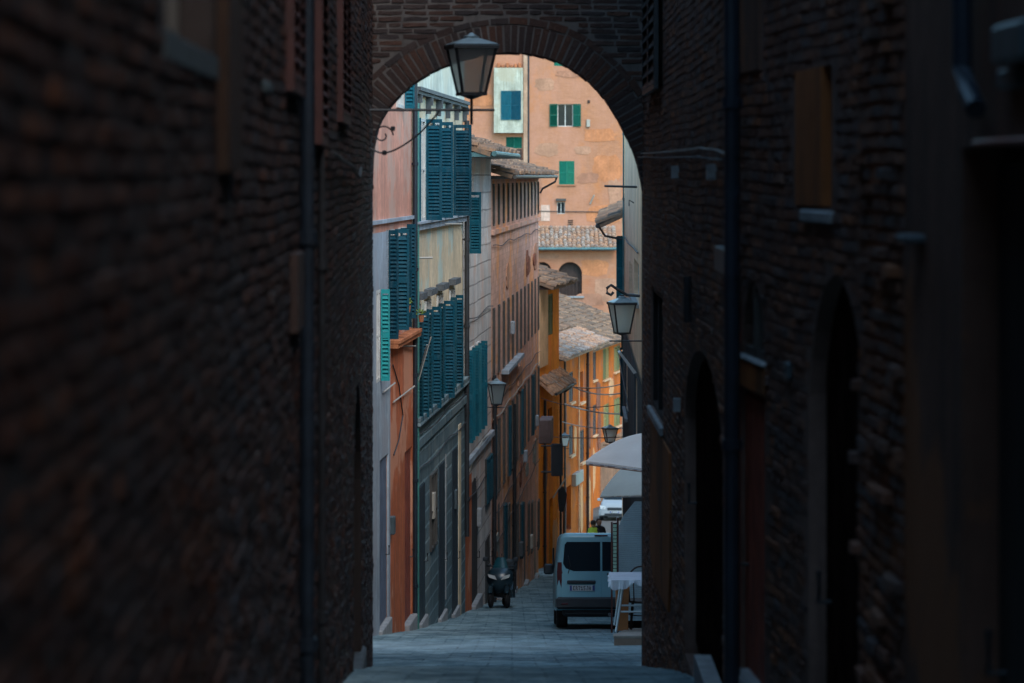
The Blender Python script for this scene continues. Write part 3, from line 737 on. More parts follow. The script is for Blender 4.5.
FR3 = rfac(1024, 9.5, 868, 13.0)
rh3 = thing('plastered_house', 'dark plastered house at the near right edge with a rough brick pier and wall boxes', 'house', (FR3.o[0], FR3.o[1], G(10)))
dC = (FR3.u(1024) - 1.2, FR3.u(974), G(9) - .6, FR3.z(990, 147))
m = MB(FR3); wall(m, -16, FR3.L, -6, 5.6, [dC], .15, c=.04, back=4); m.build('wall', M['dark_plaster_r'], rh3)
m = MB(FR3); bricks(m, FR3.u(915), FR3.u(869), -4.0, 2.6, [], zf=zv(FR3), seed=37, waves=.01, proud=(.045, .055), rough=.005, L=.24, h=.064)
m.build('brick_pier', M['brick_right'], rh3)
door(FR3, rh3, dC[0] + .02, dC[1] - .02, G(10) - .3, dC[3] - .03, .10, plain('black_painted_wood', (.012, .011, .012), .6, .3, 5), 5)
MB(FR3).bbox(dC[0], FR3.uo(970, .07), FR3.z(990, 146), FR3.z(990, 140), 0, .07, .01).build('lintel', M['red_wood'], rh3)
MB(FR3).bbox(FR3.uo(1020, .12), FR3.uo(990, .12), FR3.z(1004, 70) * 1, FR3.z(1004, 32), .04, .12, .015).build('meter_box', M['box_blue'], rh3)
MB(FR3).bbox(FR3.uo(1014, .08), FR3.uo(996, .08), FR3.z(1004, 92), FR3.z(1004, 73), .04, .08, .01).build('junction_box', M['box_blue'], rh3)
m = MB(FR3); m.tube([(FR3.uo(962, .09), 3, .09), (FR3.uo(962, .09), FR3.z(962, 72), .09), (FR3.uo(968, .09), FR3.z(967, 95), .09), (FR3.uo(976, .09), FR3.z(975, 112), .09)], .035, 8); m.build('downpipe', M['pipe'], rh3)
MB(FR3).bbox(FR3.u(936), FR3.u(926), FR3.z(931, 243), FR3.z(931, 234), .03, .12, .01).build('sill', M['dark_stone'], rh3)

# unseen house block added behind the camera to shade the alley
m = MB(); m.box(-4, 5, -3, 17, 16.5, 22); o = m.build('house', M['dark_plaster']); tag(o, 'plain dark plastered block added unseen behind the viewer to shade the alley', 'house')

# ------------------------------------------------------------------ left row beyond the arch
VB, WB = 700.0, 15600.0
def YB(px, w=WB, v=VB): return w / (v - px)
def row_group(f): pass
# pink / orange house
F1 = Fac(352, YB(352), 412, YB(412))
h1 = thing('plastered_house', 'pink house beyond the arch with orange ground floor, teal shutters and terracotta ledge', 'house', (F1.o[0], F1.o[1], G(47)))
def op(f, a, b, top, bot, kind=None, ref=None):
    r = (a + b) / 2 if ref is None else ref; t = (f.u(a), f.u(b), f.z(r, bot), f.z(r, top)); return t + ((kind,) if kind else ())
o_t = op(F1, 396, 402, 60, 108); o_m1 = op(F1, 386, 392, 229, 330, ref=392); o_m2 = op(F1, 398, 404, 229, 330, ref=392); o_l = op(F1, 374, 378, 290, 382)
o_bd = op(F1, 377.5, 386.5, 455, 640, ref=384); o_rd = op(F1, 403, 410.5, 450, 640, ref=406)
m = MB(F1); wall(m, 0, F1.L, -9.5, 6.5, [o_t, o_m1, o_m2, o_l, o_bd, o_rd], .05, back=9); m.build('wall', M['pink'], h1)
up = F1.u(388.3)
m = MB(F1); wall(m, up, F1.L - .003, -9.5, F1.z(400, 338) - .1, [o_rd], .03, c=.03); m.build('lower_wall', M['orange_plaster'], h1)
m = MB(F1); wall(m, 0, up - .003, -9.5, F1.z(380, 232), [o_bd, o_l, o_m1], .03, c=.035); m.build('lower_wall', M['grey_plaster'], h1)
w1 = window(F1, h1, *o_t, .012)
shutter_leaf(F1, o_t[1], .05, o_t[2], o_t[3], .17, 90, M['teal'], w1)
w1 = window(F1, h1, *o_m1, .012, shut=None)
shutter_leaf(F1, o_m1[0], .05, o_m1[2] - .1, o_m1[3], .16, 100, M['teal_dark'], w1)
shutter_leaf(F1, o_m1[1], .05, o_m1[2], o_m1[3], .24, 88, M['teal_dark'], w1)
w1 = window(F1, h1, *o_m2, .012, shut=None)
shutter_leaf(F1, o_m2[0], .05, o_m2[2], o_m2[3], .2, 110, M['teal_dark'], w1)
shutter_leaf(F1, o_m2[1], .05, o_m2[2] + .1, o_m2[3] + .05, .16, 85, M['teal_dark'], w1)
w1 = window(F1, h1, *o_l, .012)
shutter_leaf(F1, o_l[1], .05, o_l[2], o_l[3], .14, 88, M['teal_light'], w1)
door(F1, h1, o_bd[0] + .02, o_bd[1] - .02, F1.g(o_bd[0]) + .1, o_bd[3], .02, M['blue_door'], 2)
door(F1, h1, o_rd[0] + .02, o_rd[1] - .02, F1.g(o_rd[0]) + .1, o_rd[3], .02, M['red_wood'], 3)
doorstep(F1, h1, o_bd[0] - .1, o_bd[1] + .1, F1.g(o_bd[0]) + .08, .09); doorstep(F1, h1, o_rd[0], o_rd[1] + .1, F1.g(o_rd[0]) + .10, .12)
zl = F1.z(400, 338); m = MB(F1); m.box(up, F1.L - .05, zl - .07, zl, -.01, .17)
a = up
while a < F1.L - .25: m.bbox(a, a + .19, zl - .0, zl + .07, .0, .2, .01); a += .21
m.build('ledge', M['terra'], h1)
m = MB(F1); m.box(.0, F1.L, F1.z(390, 222) + .0, F1.z(390, 222) + .06, -.01, .06); m.build('string_course', M['grey_plaster'], h1)
pipe(F1, h1, F1.L - .12, F1.g(F1.L) , 6, .07, .045)
for px0, py0, px1, py1 in ((389, 346, 410, 346), (390, 402, 409, 386), (380, 392, 389, 383)):
    MB(F1).tube([(F1.u(px0), F1.z(px0, py0), .06), (F1.u(px1), F1.z(px1, py1), .10)], .014, 5).build('airer_rod', M['cable'], h1)
m = MB(F1); m.tube([(F1.u(390), F1.z(390, 365), .05), (F1.u(396), F1.z(396, 385), .05), (F1.u(400), F1.z(400, 415), .05), (F1.u(396), F1.z(396, 440), .05), (F1.u(391), F1.z(391, 455), .05)], .012, 5); m.build('cable', M['cable_dark'], h1)

# cream house with rusticated base
F2 = Fac(412.2, YB(412.2), 463, YB(463))
h2 = thing('plastered_house', 'cream house with big dark teal shutters above a blue grey stone ground floor', 'house', (F2.o[0], F2.o[1], G(57)))
zt, zb = 1.05, -.85
T1 = [(F2.u(417), F2.u(423.5), zb, zt), (F2.u(431), F2.u(437.5), zb, zt), (F2.u(445), F2.u(451), zb, zt)]
T2 = [(F2.u(a), F2.u(b), -4.38, -2.38) for a, b in ((415, 419), (424.5, 429.5), (436.5, 441.5), (449, 453.5))]
D1 = [(F2.u(a), F2.u(b), F2.g(F2.u(a)) - .1, F2.z(431, 471)) for a, b in ((415.8, 421.8), (436, 441.5), (449.5, 454.5))]
W1 = (F2.u(427), F2.u(433), F2.z(430, 548), F2.z(431, 471))
m = MB(F2); wall(m, 0, F2.L, -10, 5.2, T1 + T2 + D1 + [W1], .05, back=9); m.build('wall', M['cream'], h2)
m = MB(F2); wall(m, 0.003, F2.L - .003, -10, -4.98, D1 + [W1], .05, c=.05); m.build('lower_wall', M['rustic'], h2)
m = MB(F2); wall(m, 0.003, F2.L - .003, 1.62, 5.2, [], .05, c=.03); m.build('upper_wall', M['white_green'], h2)
m = MB(F2); m.box(0, F2.L, 1.47, 1.53, 0, .12); m.box(0, F2.L, 1.53, 1.60, 0, .16)
a = .5
while a < F2.L: m.box(a, a + .16, 1.16, 1.47, 0, .09); m.box(a, a + .16, 1.32, 1.47, .09, .13); a += 2.2
m.build('cornice', M['dark_stone'], h2)
m = MB(F2); m.box(0, F2.L, zb - .16, zb - .04, 0, .10); m.box(0, F2.L, zb - .04, zb, 0, .15); m.build('string_course', M['grey_plaster'], h2)
m = MB(F2); m.box(0, F2.L, -4.55, -4.40, 0, .15); m.box(0, F2.L, -4.98, -4.82, 0, .10); m.box(0, F2.L, -4.82, -4.55, 0, .05); m.build('string_course', M['rustic'], h2)
for i, o_ in enumerate(T1):
    ww = window(F2, h2, *o_, .012, shut=None, sill=None)
    wd = (.30, .26, .38)[i]
    shutter_leaf(F2, o_[1], .05, o_[2], o_[3], wd, (92, 84, 90)[i], M['teal_dark'], ww)
    shutter_leaf(F2, o_[0] - .02, .05, o_[2], o_[3], .2, 172, M['teal_dark'], ww)
for i, o_ in enumerate(T2):
    ww = window(F2, h2, *o_, .012, shut=None)
    MB(F2).box(o_[0] - .12, o_[1] + .12, o_[3] + .1, o_[3] + .22, 0, .15).build('hood', M['dark_stone'], ww)
    shutter_leaf(F2, o_[1], .05, o_[2] - .1, o_[3] - .15, (.14, .18, .22, .16)[i], (95, 80, 88, 92)[i], M['teal_dark'], ww)
    shutter_leaf(F2, o_[0] - .02, .05, o_[2] - .1, o_[3] - .15, .12, 120, M['teal_dark'], ww)
for o_ in D1:
    door(F2, h2, o_[0] + .01, o_[1] - .01, F2.g(o_[0]) + .05, o_[3], -.045, M['navy_door'], 2); doorstep(F2, h2, o_[0] - .1, o_[1] + .1, F2.g(o_[0]) + .08, .12)
window(F2, h2, *W1, -.04, 'frame_dark')
pipe(F2, h2, F2.L - .18, F2.z(460, 540), F2.z(460, 120), .10, .055, 'shutter_black')
pipe(F2, h2, F2.u(442.5) + .1, F2.g(3), F2.z(442, 455), .05, .02, 'stone_sill', 'pipe')
MB(F2).box(F2.u(455.8), F2.u(458), F2.g(F2.L), F2.z(456, 425), .05, .07).build('plaster_strip', M['cream'], h2)
MB(F2).box(.02, .22, -9.6, 1.3, .02, .11).build('painted_post', plain('faded_green_paint', (.05, .22, .19), .7, .2), h2)
MB(F2).box(.3, .52, -9.0, 1.3, .0, .05).build('quoin_strip', M['cream_strip'], h2)
for pts_, r_ in (([(F2.u(412.5), F2.z(412, 383), .1), (F2.uo(431, .35), F2.z(431, 326), .35)], .011), ([(F2.u(413), F2.z(413, 376), .1), (F2.uo(427, .3), F2.z(427, 335), .3)], .011),
               ([(F2.u(440), F2.z(440, 224), .05), (F2.u(440), F2.z(440, 224), .45)], .014), ([(F2.u(415), F2.z(415, 258), .05), (F2.u(416), F2.z(415, 258), .3)], .02)):
    MB(F2).tube(pts_, r_, 5).build('airer_rod', M['cable'], h2)

# whitish block house
F3 = Fac(463.2, YB(463.2), 491, YB(491))
h3 = thing('plastered_house', 'whitish block jointed house with stepped teal shutters and red plaster beside its door', 'house', (F3.o[0], F3.o[1], G(66)))
A3 = op(F3, 471, 477.5, 478, 640, 'a', ref=474); A3 = (A3[0], A3[1], F3.g(A3[0]) - .2, A3[3], 'a')
S3 = op(F3, 463.9, 467.3, 192, 254, ref=466); U3 = [(F3.u(a), F3.u(b), -5.9 + .0, -3.9) for a, b in ((463.8, 466.4), (470, 472.8), (476, 479))]
S4 = op(F3, 485, 490, 456, 501); S5 = (F3.u(485), F3.u(490), F3.g(5.) - 1, F3.z(487, 538))
m = MB(F3); wall(m, 0, F3.L, -12, .55, [A3, S3, S4, S5] + U3, .05, back=9); m.build('wall', M['block_white'], h3)
m = MB(F3); wall(m, 0.002, F3.u(470.6), -12, F3.z(466, 478), [], .02, c=.025); m.build('lower_wall', M['orange_plaster'], h3)
ww = window(F3, h3, *S3, .012); shutter_leaf(F3, S3[1], .05, S3[2], S3[3], .26, 90, M['teal'], ww)
for i, o_ in enumerate(U3):
    ww = window(F3, h3, *o_, .012); shutter_leaf(F3, o_[0], .05, o_[2], o_[3], .16, 92, M['teal'], ww); shutter_leaf(F3, o_[1], .05, o_[2], o_[3], .15, 88, M['teal'], ww)
ww = window(F3, h3, *S4, .012, 'frame_dark', shut='closed', smat='teal_dark')
door(F3, h3, A3[0] + .02, A3[1] - .02, F3.g(A3[0]) - .1, A3[3] - .02, .02, M['dark_in'], 2)
door(F3, h3, S5[0] + .02, S5[1] - .02, F3.g(S5[0]) - .1, S5[3], .02, M['frame_dark'], 2)
doorstep(F3, h3, A3[0] - .1, A3[1] + .1, F3.g(A3[0]) + .08, .12)
m = MB(F3); zc = F3.z(473, 455); m.box(0, F3.L, zc - .05, zc + .08, 0, .09); m.build('string_course', M['grey_plaster'], h3)
tiles(F3, .0, F3.L + .1, .62, .52, 4.0, 18, M['tile_grey'], h3)
m = MB(F3); m.box(0.02, F3.L, .40, .50, 0, .6); m.tube([(0, .47, .68), (F3.L, .47, .68)], .06, 8); m.build('gutter', M['gutter'], h3)
m = MB(F3); m.tube([(F3.u(463.4) + .1, F3.z(464, 478), .05), (F3.u(472), F3.z(472, 456), .06), (F3.u(480), F3.z(480, 440), .06), (F3.u(490), F3.z(490, 432), .06)], .02, 5); m.build('cable', M['cable'], h3)

# long pinkish brown house
VE, WE = 683.0, (683 - 491) * YB(491)
def YE(px): return WE / (VE - px)
F4 = Fac(491.2, YE(491.2), 538.5, YE(538.5))
h4 = thing('brick_house', 'long pinkish brown house with rows of narrow windows under a grey tiled roof', 'house', (F4.o[0], F4.o[1], G(76)))
ops = []; wins = []
u = .5; k = 0
while u < F4.L - .6:
    wins.append((u, u + .42, -1.28, -.22, 'attic')); wins.append((u, u + .55, -5.1, -3.35, 'main')); wins.append((u, u + .7, -8.2, -6.3, 'low'))
    g_ = F4.g(u + .5); wins.append((u, u + .9, g_ - .2 if k % 3 == 1 else g_ + .9, g_ + 2.5, 'door' if k % 3 == 1 else 'base')); u += 2.12; k += 1
m = MB(F4); wall(m, 0, F4.L, -15, -.02, [w_[:4] for w_ in wins], .05, back=9); m.build('wall', M['brick_pink'], h4)
for i, w_ in enumerate(wins):
    if w_[4] == 'door':
        door(F4, h4, w_[0] + .02, w_[1] - .02, F4.g(w_[0]) - .1, w_[3], .02, M[('blue_door', 'frame_dark', 'red_wood')[i % 3]], 2); doorstep(F4, h4, w_[0] - .1, w_[1] + .1, F4.g(w_[0]) + .06, .12)
    else:
        sh = None
        
        if w_[4] == 'low' and (i // 4) % 3 == 0: sh = 'closed'
        if w_[4] == 'base' and (i // 4) % 4 == 2: sh = 'closed'
        window(F4, h4, w_[0], w_[1], w_[2], w_[3], .012, 'frame_dark', shut=sh, smat=('teal_dark' if w_[4] != 'main' else 'shutter_black'), angs=(8, 8), sill=None)
m = MB(F4); m.box(0, F4.L, -1.50, -1.38, 0, .07); m.build('string_course', M['brick_pink'], h4)
m = MB(F4); m.box(4.2, 12.0, -5.24, -5.14, 0, .20); m.build('ledge', M['grey_plaster'], h4)
tiles(F4, -.1, F4.L + .2, .55, .02, 5.0, 17, M['tile_grey'], h4)
m = MB(F4); a = .1
m.box(-.05, F4.L + .15, -.10, -.03, 0, .48); m.tube([(-.1, -.05, .60), (F4.L + .2, -.05, .60)], .05, 8); m.build('eave', M['frame_dark'], h4)
m = MB(F4); m.tube([(F4.L - .1, -.08, .6), (F4.L - .1, -.22, .56), (F4.L - .1, -.45, .14), (F4.L - .1, -.6, .06)], .035, 8); m.build('gutter_spout', M['iron'], h4)
pipe(F4, h4, .25, -11.6, -5, .07, .05, 'iron'); pipe(F4, h4, 9.2, -12.5, -6.4, .07, .05, 'iron')
for uu, zz_ in ((8.2, -4.4), (15, -8.6), (22.0, -8.1)): MB(F4).bbox(uu, uu + .4, zz_, zz_ + .35, 0, .12, .02).build('meter_box', M['grey_plaster'], h4)
m = MB(F4); m.bbox(24.6, 26.2, -8.9, -8.1, 0, .42, .03); m.build('bay_box', plaster('mauve_grey_box', (.20, .15, .15)), h4)

# orange house at the bend
F5 = Fac(538.0, 104.6, 559, 110.5)
h5 = thing('plastered_house', 'narrow bright orange house at the bend with one tall window and a pent roof', 'house', (F5.o[0], F5.o[1], G(105)))
W5 = op(F5, 547.5, 553, 294, 335); L5 = [op(F5, 543.5, 546.5, 500, 575), op(F5, 549.5, 553, 498, 580), op(F5, 548, 552, 408, 440)]
m = MB(F5); wall(m, 0, F5.L, -17, Z(283, 107), [W5] + L5, .25, back=8); m.build('wall', M['orange'], h5)
MB(F5).box(.02, F5.u(546.5), Z(366, 106), Z(284, 106), 0, .06).build('pilaster', M['cream_strip'], h5)
window(F5, h5, *W5, .16, 'frame_white', shut='closed', smat='stone_sill' if False else 'olive')
for o_ in L5: window(F5, h5, *o_, .16, 'frame_dark')
tiles(F5, -.2, F5.L + .2, .6, Z(284, 107), 3.2, 20, M['tile_grey'], h5)
m = MB(F5); m.box(-.1, F5.L + .1, Z(287, 107), Z(284.6, 107), 0, .5); m.build('eave', M['dark_wood'], h5)
tiles(F5, .3, F5.L + .1, .55, Z(389, 107), .8, 42, M['tile_orange'], h5, 'pent_roof')
m = MB(F5); m.tube([(.3, Z(390, 107), .6), (F5.L + .1, Z(390, 107), .6)], .05, 8); m.tube([(F5.L - .3, Z(391, 107), .56), (F5.L - .3, Z(397, 107), .3), (F5.L - .3, Z(400, 107), .1), (F5.L - .3, Z(560, 107), .1)], .05, 8); m.build('gutter', M['iron'], h5)
pipe(F5, h5, 1.3, -13.9, Z(400, 106), .08, .05, 'iron')
for k_, (px, py) in enumerate(((545, 418), (556, 545))): pass

# orange terracotta house facing the camera and its wing
F6 = Fac(553, 119, 593, 130.5, 1)
if F6.n[1] > 0: F6.n = (-F6.n[0], -F6.n[1])
h6 = thing('plastered_house', 'orange terracotta house below the big tiled roof, its front crossed by cables', 'house', (F6.o[0], F6.o[1], G(122)))
e6 = Z(347, 126)
L6 = [op(F6, 569, 573, 372, 402), op(F6, 579, 583, 372, 402), op(F6, 569, 573, 425, 455), op(F6, 566, 571, 486, 531), op(F6, 580, 584, 430, 462)]
m = MB(F6); wall(m, 0, F6.L, -19, e6, L6, .25, back=9); m.build('wall', M['orange2'], h6)
for i, o_ in enumerate(L6):
    if i == 3: door(F6, h6, o_[0], o_[1], o_[2] - 1, o_[3], .2, M['red_wood'], 2)
    else: window(F6, h6, *o_, .18, 'frame_dark', shut='closed' if i % 2 == 0 else None, smat='dark_wood', sill='cream_strip')
tiles(F6, -1.0, F6.L + .2, .7, e6, 1.7, 22, M['tile_orange'], h6)
tiles(F6, -1.0, F6.L + .2, -.88, e6 + .64, 3.2, 22, M['tile_grey'], h6)
m = MB(F6); m.box(-.5, F6.L + .1, e6 - .12, e6 - .03, 0, .6); m.build('eave', M['dark_wood'], h6)
pipe(F6, h6, F6.u(586), -16.5, e6 - .1, .08, .06, 'dark_wood'); pipe(F6, h6, F6.u(577), -16.5, e6 - .1, .08, .04, 'cream_strip', 'pipe'); pipe(F6, h6, F6.u(563), -16.5, e6 - .1, .08, .05, 'frame_dark')
MB(F6).bbox(F6.u(571.5), F6.u(579), F6.z(575, 484), F6.z(575, 472), 0, .2, .02).build('meter_box', M['cloth_white'], h6)

F7 = Fac(584, 157, 634, 174, 1)
if F7.n[1] > 0: F7.n = (-F7.n[0], -F7.n[1])
h7 = thing('plastered_house', 'orange house wing with pairs of olive green shutters, standing behind the small silver car', 'house', (F7.o[0], F7.o[1], G(160)))
e7 = -9.1
L7 = [op(F7, 603, 609, 348, 379), op(F7, 614, 620, 346, 371), op(F7, 603.5, 609, 404, 434), op(F7, 614, 620, 398, 426), op(F7, 592, 596, 352, 380), op(F7, 606, 612, 460, 500), op(F7, 592.5, 596, 405, 435)]
m = MB(F7); wall(m, 0, F7.L, -21, e7, L7, .25, back=9); m.build('wall', M['orange2'], h7)
for i, o_ in enumerate(L7): window(F7, h7, *o_, .18, 'frame_white', shut='closed', smat='olive' if i not in (4, 6) else 'dark_wood', sill='cream_strip')
tiles(F7, -1, F7.L + .5, .7, e7, 7.5, 22, M['tile_grey'], h7, pr=(.25, .40))
m = MB(F7); m.box(-.5, F7.L + .4, e7 - .14, e7 - .03, 0, .62); m.build('eave', M['orange'], h7)
MB(F7).box(F7.u(600), F7.u(623), F7.z(610, 500), F7.z(610, 438), 0, .05).build('plaster_patch', plaster('brown_worn_plaster', (.34, .17, .10)), h7)

# ------------------------------------------------------------------ loggia building and big brick building behind
F8 = Fr(0, 205, 1, 0, 0, -1); YL = 205
h8 = thing('brick_house', 'peach brick building with a tiled pent roof over round arched loggia openings', 'house', (X(575, YL), YL, G(205)))
def oq(Y, a, b, top, bot, *k): return (X(a, Y), X(b, Y), Z(bot, Y), Z(top, Y)) + k
A8 = [oq(YL, 558, 582, 262, 296, 'a'), oq(YL, 533, 551.5, 262, 296, 'a')]
m = MB(F8); wall(m, X(505, YL), X(632, YL), -22, Z(250, YL), A8, .5, back=6); m.build('wall', M['peach2'], h8)
for o_ in A8:
    d_ = MB(F8).box(o_[0] - .1, o_[1] + .1, o_[2] - .1, o_[3] + .1, -.62, -.5).build('loggia_back', M['dark_wood'], h8)
    mm = MB(F8); n_ = 7
    for k in range(n_): a = o_[0] + (o_[1] - o_[0]) * (k + .5) / n_; mm.box(a - .03, a + .03, o_[2], o_[2] + 1.0 + .0 * k, -.3, -.26)
    mm.box(o_[0], o_[1], o_[2] + 1.0, o_[2] + 1.06, -.31, -.25); mm.build('railing', M['dark_wood'], h8)
    MB(F8).box(o_[0] - .15, o_[1] + .15, o_[2] - .12, o_[2], -.02, .15).build('sill', M['stone_sill'], h8)
tiles(F8, X(505, YL), X(617, YL), .7, Z(247.5, YL), 4.2, 20, M['tile_orange'], h8, pr=(.30, .5))
m = MB(F8); m.tube([(X(505, YL), Z(248.5, YL), .75), (X(618, YL), Z(248.5, YL), .75)], .10, 8); m.build('gutter', M['gutter'], h8)

Y9 = 214.0; F9 = Fr(0, Y9, 1, 0, 0, -1)
h9 = thing('brick_house', 'tall peach brick building in the background with green shutters and a pale plastered bay', 'house', (X(560, Y9), Y9, G(214)))
W9 = oq(Y9, 557.5, 573, 104, 126.5); V9 = oq(Y9, 559, 574.5, 161, 184.5); S9 = oq(Y9, 557, 565, 202, 214); B9 = oq(Y9, 506, 522, 137, 148.5); G9 = oq(Y9, 554, 564, 50, 66)
m = MB(F9); wall(m, X(420, Y9), X(624.5, Y9), -22, 16, [W9, V9, S9, B9, G9], .3, back=12); m.build('wall', M['peach'], h9)
window(F9, h9, *W9, .2, 'frame_white', shut='open', smat='green', angs=(4, 4), bars=0)
window(F9, h9, *V9, .2, 'frame_white', shut='closed', smat='green', sill='peach2')
window(F9, h9, *S9, .2, 'frame_white', bars=0); MB(F9).box(X(556, Y9), X(566, Y9), Z(201, Y9), Z(198.5, Y9), 0, .25).build('hood', M['frame_dark'], h9)
window(F9, h9, *B9, .2, 'frame_white', shut='closed', smat='green'); window(F9, h9, *G9, .2, 'frame_white', shut='closed', smat='green')
bx = oq(Y9, 501, 521, 91, 120)
m = MB(Fr(0, Y9 - .6, 1, 0, 0, -1)); wall(m, X(494, Y9), X(523, Y9), Z(133, Y9), Z(68, Y9), [bx], .2, back=.6); bay = m.build('bay', M['bay'], h9)
f_ = Fr(0, Y9 - .6, 1, 0, 0, -1); ww = window(f_, h9, *bx, .15, 'frame_white')
hw = (bx[1] - bx[0]) / 2; shutter_leaf(f_, bx[0], .05, bx[2], bx[3], hw, 0, M['teal'], ww); shutter_leaf(f_, bx[0] + hw, .05, bx[2], bx[3], hw, 8, M['teal_dark'], ww)
m = MB(F9)
for a in (497, 501, 506, 510, 514, 518): m.bbox(X(a, Y9), X(a + 3, Y9), Z(68, Y9), Z(65 - (a % 3), Y9), .0, .5, .05)
m.build('flower_pot', M['terra'], h9)
MB(F9).box(X(505, Y9), X(522, Y9), Z(175, Y9), Z(149, Y9), 0, .1).build('door', M['dark_wood'], h9)
MB(F9).box(X(523.5, Y9), X(527.5, Y9), -20, 16, -.0, .25).build('chimney_flue', M['flue'], h9)
pipe(F9, h9, X(528.5, Y9), -20, 16, .1, .06, 'pipe')
m = MB(F9); m.tube([(X(536, Y9), Z(211, Y9), .08), (X(610, Y9), Z(212, Y9), .08)], .03, 5); m.build('cable', M['cable_dark'], h9)
MB(F9).bbox(X(586.5, Y9), X(590, Y9), Z(127, Y9), Z(119.5, Y9), 0, .2, .02).build('vent', M['cloth_white'], h9)
MB(F9).bbox(X(587.5, Y9), X(590, Y9), Z(103, Y9), Z(100, Y9), 0, .1, .02).build('vent', M['dark_wood'], h9)
m = MB(F9); m.tube([(X(590, Y9), Z(204, Y9), .1), (X(594, Y9), Z(195, Y9), .4)], .06, 5); m.build('flue', M['cloth_white'], h9)
MB(F9).box(X(541, Y9), X(550, Y9), Z(221, Y9), Z(205, Y9), 0, .03).build('plaster_patch', plaster('pale_patch', (.72, .50, .40)), h9)
for k in range(3): MB(F9).box(X(568, Y9), X(573, Y9), Z(221 + k * 2, Y9), Z(220 + k * 2, Y9), 0, .05).build('vent', M['dark_wood'], h9)

# ------------------------------------------------------------------ right houses beyond the arch
FQ = rfac(668, 45.0, 624.5, 88.0)
h10 = thing('plastered_house', 'pale grey brown house on the right beyond the arch, slate blue at the bottom', 'house', (FQ.o[0], FQ.o[1], G(46)))
Wq = [(FQ.u(639), FQ.u(634), FQ.z(637, 300), FQ.z(637, 262)), (FQ.u(632), FQ.u(629), FQ.z(630, 300), FQ.z(630, 262)), (FQ.u(629), FQ.u(626.5), -6.5, -5), (FQ.u(639), FQ.u(636), -6.4, -4.6)]
m = MB(FQ); wall(m, -13, FQ.L, -12.5, 1.9, Wq, .2, back=8); m.build('wall', M['grey_house'], h10)
m = MB(FQ); wall(m, -12.9, FQ.L - .01, -12.5, -4.35, Wq[2:], .04, c=.04); m.build('lower_wall', M['slate_wall'], h10)
for o_ in Wq: window(FQ, h10, *o_, .15, 'frame_white', sill='stone_sill')
pipe(FQ, h10, FQ.L - .1, -11, 1.8, .03, .025, 'gutter')
m = MB(FQ); m.tube([(FQ.u(637), FQ.z(637, 187), 0), (FQ.u(637), FQ.z(637, 186), .75)], .028, 6); m.tube([(FQ.u(634), FQ.z(634, 203), .0), (FQ.u(634), FQ.z(634, 200), .12), (FQ.u(634), FQ.z(634, 206), .12)], .015, 5); m.build('iron_rod', M['iron'], h10)
m = MB(FQ); m.tube([(FQ.u(px), FQ.z(px, py), .05) for px, py in ((626, 236), (630, 243), (636, 248), (640, 253))], .02, 5); m.tube([(FQ.u(px), FQ.z(px, py), .25) for px, py in ((627, 350), (632, 375), (637, 395), (640, 412))], .015, 5); m.build('cable', M['cable_dark'], h10)
FQ2 = rfac(625.5, 88.3, 622, 118.0)
h11 = thing('plastered_house', 'further grey house on the right whose tiled eave juts over the street', 'house', (FQ2.o[0], FQ2.o[1], G(89)))
m = MB(FQ2); wall(m, 0, FQ2.L, -17, -1.35, [], .2, back=8); w11 = m.build('wall', M['grey_house'], h11)
tiles(FQ2, 0, FQ2.L, .78, -1.45, 5, 25, M['tile_grey'], h11)
m = MB(FQ2); m.tube([(-.1, -1.5, .82), (FQ2.L, -1.5, .82)], .07, 8); m.tube([(.3, -1.5, .8), (.3, -1.8, .6), (.3, -1.9, .1)], .035, 8); m.build('gutter', M['iron'], h11)
shutter_leaf(FQ2, .6, .03, Z(300, 90), Z(236, 90), .24, 95, M['teal'], h11); shutter_leaf(FQ2, 1.9, .03, Z(300, 90), Z(236, 90), .22, 85, M['teal_dark'], h11)
shutter_leaf(FQ2, 3.0, .03, Z(420, 90), Z(350, 90), .12, 95, M['teal_dark'], h11)

# ------------------------------------------------------------------ repairs, plates, boxes and loose wires on the facades
rp = random.Random(77); RPN = [0]
def repair(fr, parent, a, b, w, h, mat, c=.0, t=.012, n=18):
    pts = []
    for k in range(n):
        q = 2 * math.pi * k / n; e = (abs(math.cos(q)) ** 4 + abs(math.sin(q)) ** 4) ** -.25; rr = e * rp.uniform(.80, 1.05)
        pts.append((a + w / 2 * rr * math.cos(q), b + h / 2 * rr * math.sin(q)))
    RPN[0] += 1; MB(fr).poly(pts, c - .01, c + t + .0021 * (RPN[0] % 13)).build('plaster_patch', mat, parent)
pA = plaster('pale_lime_repair', (.48, .255, .165), (.40, .22, .14)); pB = plaster('ochre_orange_repair', (.56, .225, .105), (.5, .22, .12)); pC = plaster('dusty_pink_repair', (.43, .205, .13), (.34, .18, .12)); pD = plaster('greenish_grey_repair', (.30, .32, .30), (.16, .18, .18))
for px, py, w_, h_, q in ((607, 168, 2.2, 2.0, 1), (603, 214, 2.6, 1.4, 1), (545, 84, 1.5, .9, 0), (588, 178, 1.6, .8, 2), (547, 150, 1.8, 1.0, 0), (600, 135, 2.4, 1.0, 1), (537, 190, .7, 2.2, 2), (583, 150, 1.2, .6, 0), (482, 100, 1.6, 1.0, 1), (571, 74, 2.2, .5, 2), (615, 196, 1.0, 2.6, 0), (484, 78, .9, .5, 2)):
    repair(F9, h9, X(px, Y9), Z(py, Y9), w_, h_, (pA, pB, pC)[q])
for px, py, w_, h_, q in ((595, 268, 2.0, 1.2, 1), (606, 290, 1.6, 1.8, 0), (548, 256, 1.5, .4, 2), (589, 300, 2.2, .9, 2)): repair(F8, h8, X(px, YL), Z(py, YL), w_, h_, (pA, pB, pC)[q])
